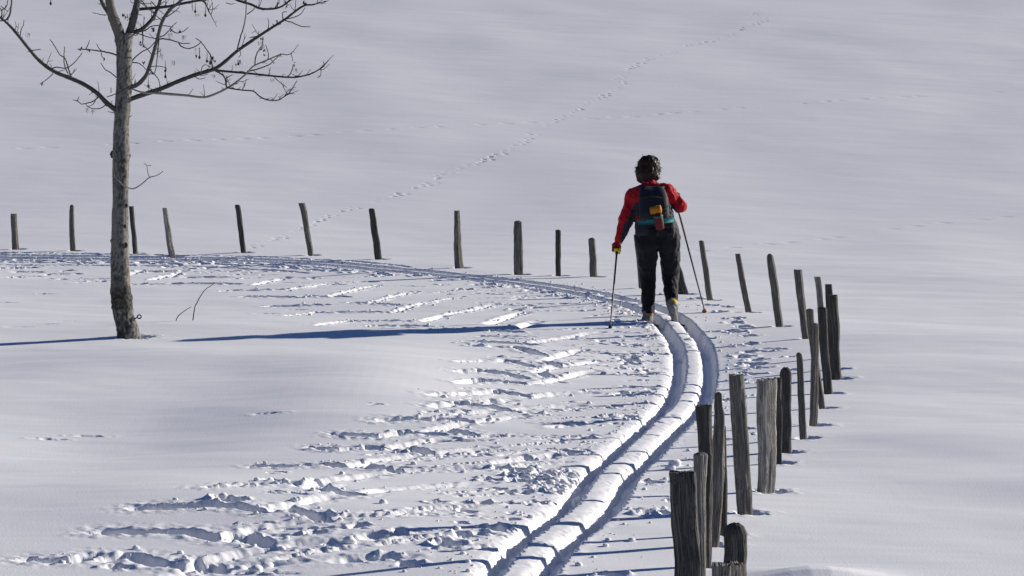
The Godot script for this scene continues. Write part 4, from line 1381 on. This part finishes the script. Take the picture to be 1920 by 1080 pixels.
	for r in rings:
		var row := []
		for s in 33:
			var th := TAU * (s % 32) / 32
			var f := pow(pow(absf(cos(th)), 3.4) + pow(absf(sin(th)), 3.0), -1.0 / 3.2)
			var w := 1.0 + 0.07 * n_wood.get_noise_3d(cos(th) * 1.6, r[1] * 0.11, sin(th) * 1.6)
			row.append(S(r[0], r[1], r[2]) + Vector3(cos(th) * r[3] * f * w, 0.01 * cos(th * 2.0), sin(th) * r[4] * f * w))
		pg.append(row)
	for i in rings.size() - 1:
		for s in 32:
			for q in [[i, s], [i + 1, s], [i, s + 1], [i, s + 1], [i + 1, s], [i + 1, s + 1]]: st.add_vertex(pg[q[0]][q[1]])
	for s in 32:
		st.add_vertex(pg[0][s]); st.add_vertex(pg[0][s + 1]); st.add_vertex(S(1226, 418, -0.10))
		st.add_vertex(pg[-1][s]); st.add_vertex(S(1222, 349, 0.03)); st.add_vertex(pg[-1][s + 1])
	part("bag", done(st), M.pack, pk)
	for q in [[1206, 1200, 1196], [1238, 1243, 1247]]:
		st = begin()
		var cc := curved([[S(q[0], 356, 0.0), 0.018], [S(q[1], 352, 0.07), 0.02], [S(q[1], 353, 0.16), 0.02], [S(q[2], 364, 0.23), 0.02], [S(q[2], 390, 0.20), 0.018], [S(q[1], 408, 0.10), 0.014]], 0.03)
		tube(st, cc[0], cc[1], 8)
		part("shoulder_strap", done(st), M.pack, pk)
	st = begin()
	var belt := []
	var br := []
	for k in 41:
		var th := TAU * k / 40.0
		belt.append(S(1229, 413 - 2.0 * sin(th) * 0.0 - 3.0 * cos(th), 0.0) + Vector3(cos(th) * 0.178, 0, 0.045 + sin(th) * 0.165))
		br.append(0.020)
	for k in 40:
		for h in [[-1.0, 1.0]]:
			var a0: Vector3 = belt[k] - Vector3(0, 0.026, 0)
			var a1: Vector3 = belt[k] + Vector3(0, 0.026, 0)
			var b0: Vector3 = belt[k + 1] - Vector3(0, 0.026, 0)
			var b1: Vector3 = belt[k + 1] + Vector3(0, 0.026, 0)
			var o := Vector3(cos(TAU * k / 40.0), 0, sin(TAU * k / 40.0)) * 0.006
			for v in [a0, a1, b0, b0, a1, b1]: st.add_vertex(v + o)
			for v in [a0, b0, a1, b0, b1, a1]: st.add_vertex(v)
			for v in [a1, a1 + o, b1, b1, a1 + o, b1 + o]: st.add_vertex(v)
			for v in [a0 + o, a0, b0, a0 + o, b0, b0 + o]: st.add_vertex(v)
	part("waist_belt", done(st), M.teal, pk)
	# seams and gathered straps low on its right side
	for q in [[[1238, 394], [1247, 391], [1254, 386]], [[1240, 401], [1248, 399], [1256, 395]], [[1240, 407], [1249, 406], [1257, 403]], [[1200, 372], [1222, 369], [1248, 373]]]:
		st = begin()
		var line := []
		for e in q.size():
			var deep: float = [-0.19, -0.17, -0.11][e] if q[0][0] > 1210 else [-0.09, -0.13, -0.09][e]
			line.append([S(q[e][0], q[e][1], deep), 0.009])
		var cc := curved(line, 0.02)
		tube(st, cc[0], cc[1], 8)
		part("strap" if q[0][0] > 1210 else "lid_seam", done(st), M.pack, pk)
	# a rolled orange mat and a dark red bottle strapped to it
	var roll := thing("rolled_pouch", "small orange roll tucked under a strap low on the backpack", "pouch", foot)
	st = begin()
	var r0 := S(1219, 395, -0.205)
	var r1 := S(1240, 392, -0.225)
	tube(st, [r0, r0.lerp(r1, 0.03), r0.lerp(r1, 0.5), r0.lerp(r1, 0.97), r1], [0.028, 0.039, 0.041, 0.040, 0.03], 18)
	part("cover", done(st), M.orange, roll)
	st = begin()
	tube(st, [r1 - (r1 - r0) * 0.12, r1 - (r1 - r0) * 0.05], [0.043, 0.043], 18)
	part("end_band", done(st), M.yellow, roll)
	var bt := thing("drink_bottle", "dark red bottle hanging upright at the waist below the orange roll", "bottle", foot)
	st = begin()
	var b0 := S(1238, 430, -0.21)
	var b1 := S(1233, 401, -0.235)
	tube(st, [b0, b0.lerp(b1, 0.04), b0.lerp(b1, 0.5), b0.lerp(b1, 0.82), b0.lerp(b1, 0.95), b1], [0.034, 0.044, 0.047, 0.046, 0.041, 0.03], 20)
	part("flask", done(st), M.bottle, bt)
	st = begin()
	tube(st, [b0.lerp(b1, 0.80), b0.lerp(b1, 0.90)], [0.0505, 0.0485], 20)
	part("strap", done(st), M.teal, bt)
	# ---- poles
	build_pole("dark ski pole planted in the snow, in the skier's lowered left hand", ltip, lgrip, M.pole, false)
	build_pole("ski pole with reddish upper shaft and orange basket, right of the skier", rtip, rgrip, M.pole_red, true)
	# ---- skis lying in the grooves
	for q in [[-0.132, S(1213, 605).x, "left ski lying in the left groove under the skier's flat boot"], [0.132, S(1266, 605).x, "right ski lying in the right groove under the skier's raised heel"]]:
		var line := beside(track_world, q[0])
		var best := 0
		var want := Vector2(sk_o.x + q[1], sk_d + 0.05)
		for k in line.size():
			if line[k].distance_to(want) < line[best].distance_to(want): best = k
		var p := line[best]
		var dir := (line[mini(best + 6, line.size() - 1)] - line[best - 6]).normalized()
		var at := Vector3(p.x, surface_height(p.x, p.y) + 0.006, -p.y)
		var fw := Vector3(dir.x, 0.0, -dir.y)
		var sd := Vector3(dir.y, 0.0, dir.x)
		var sk := thing("ski", q[2], "ski", at, "pair of skis in the track")
		st = begin()
		var outline := [[-0.22, 0.020, -0.04], [-0.12, 0.022, -0.012], [0.0, 0.022, 0.004], [0.6, 0.022, 0.006], [0.85, 0.024, 0.02], [0.98, 0.018, 0.07], [1.03, 0.005, 0.10]]
		var rows := []
		for o in outline:
			var ctr: Vector3 = fw * o[0] + Vector3(0, o[2], 0)
			rows.append([ctr - sd * o[1], ctr - sd * o[1] + Vector3(0, 0.012, 0), ctr + sd * o[1] + Vector3(0, 0.012, 0), ctr + sd * o[1]])
		for k in rows.size() - 1:
			for e in 4:
				var e2 := (e + 1) % 4
				for v in [rows[k][e], rows[k + 1][e], rows[k][e2], rows[k][e2], rows[k + 1][e], rows[k + 1][e2]]: st.add_vertex(v)
		part("blade", done(st), M.ski, sk)
		st = begin()
		tube(st, [fw * 0.12 + Vector3(0, 0.02, 0) - sd * 0.03, fw * 0.12 + Vector3(0, 0.024, 0), fw * 0.12 + Vector3(0, 0.02, 0) + sd * 0.03], [0.012, 0.016, 0.012], 8)
		part("binding", done(st), M.iron, sk)

func build_pole(label: String, tip: Vector3, grip: Vector3, m: Material, orange: bool) -> void:
	var ax := (grip - tip).normalized()
	var at := tip + sk_o
	var p := thing("ski_pole", label, "ski pole", at, "pair of ski poles")
	var g := grip - tip
	var st := begin()
	var mid := g * 0.5
	tube(st, [ax * -0.05, ax * 0.02, mid, g - ax * 0.02], [0.003, 0.006, 0.009, 0.010], 10)
	part("shaft", done(st), M.pole, p)
	if orange:
		st = begin()
		tube(st, [g * 0.66, g - ax * 0.07], [0.0098, 0.0108], 10)
		part("upper_shaft", done(st), m, p)
	st = begin()
	tube(st, [g - ax * 0.07, g - ax * 0.05, g, g + ax * 0.05, g + ax * 0.065], [0.012, 0.016, 0.015, 0.017, 0.010], 12)
	part("grip", done(st), M.pole, p)
	st = begin()
	tube(st, [ax * 0.012, ax * 0.018, ax * 0.03, ax * 0.045], [0.03 if orange else 0.018, 0.032 if orange else 0.02, 0.02 if orange else 0.012, 0.009], 14)
	part("basket", done(st), M.basket if orange else M.pole, p)

# ----------------------------------------------------------------
func _ready() -> void:
	var cam := Camera3D.new()
	cam.name = "camera"
	cam.position = Vector3(0, EYE, 0)
	cam.rotation = Vector3(-PITCH, 0, 0)
	cam.fov = rad_to_deg(2.0 * atan(540.0 / F))
	cam.near = 0.1
	cam.far = 900.0
	add_child(cam)
	cam.current = true
	var env := Environment.new()
	env.background_mode = Environment.BG_SKY
	var sky := Sky.new()
	var ps := ProceduralSkyMaterial.new()
	ps.sky_top_color = Color(0.20, 0.365, 0.635)
	ps.sky_horizon_color = Color(0.58, 0.69, 0.79)
	ps.sky_curve = 0.12
	ps.ground_bottom_color = Color(0.7, 0.72, 0.76)
	ps.ground_horizon_color = Color(0.66, 0.73, 0.84)
	ps.sky_energy_multiplier = 0.645
	sky.sky_material = ps
	env.sky = sky
	env.tonemap_mode = Environment.TONE_MAPPER_LINEAR
	env.tonemap_exposure = 1.27
	env.sdfgi_enabled = true
	env.ssao_enabled = true
	env.ssil_enabled = true
	var we := WorldEnvironment.new()
	we.name = "daylight"
	we.environment = env
	add_child(we)
	var sun := DirectionalLight3D.new()
	sun.name = "sun"
	sun.light_energy = 1.6
	sun.light_color = Color(1.0, 0.968, 0.92)
	sun.light_angular_distance = 0.5
	sun.shadow_enabled = true
	var az := deg_to_rad(SUN_AZ)
	var el := deg_to_rad(SUN_EL)
	var to := Vector3(sin(az) * cos(el), sin(el), -cos(az) * cos(el))
	add_child(sun)
	sun.look_at_from_position(to * 60.0, Vector3.ZERO)

	rng.seed = 7
	n_low.seed = 3
	n_low.frequency = 0.16
	n_low.fractal_octaves = 2
	n_rip.seed = 8
	n_rip.frequency = 0.9
	n_rip.fractal_octaves = 3
	n_mid.seed = 12
	n_mid.frequency = 5.5
	n_mid.fractal_octaves = 3
	n_fine.seed = 21
	n_fine.frequency = 13.0
	n_fine.fractal_octaves = 3
	n_wood.seed = 33
	n_wood.frequency = 1.0
	n_wood.fractal_octaves = 3
	var t0 := Time.get_ticks_msec()
	make_materials()
	note_hollows()
	print("materials ", Time.get_ticks_msec() - t0)
	build_snow()
	print("snow ", Time.get_ticks_msec() - t0)
	build_tree()
	build_posts()
	print("posts ", Time.get_ticks_msec() - t0)
	build_skier()
	print("skier ", Time.get_ticks_msec() - t0)
	build_dry_stems()
	build_clods()
	print("all ", Time.get_ticks_msec() - t0)
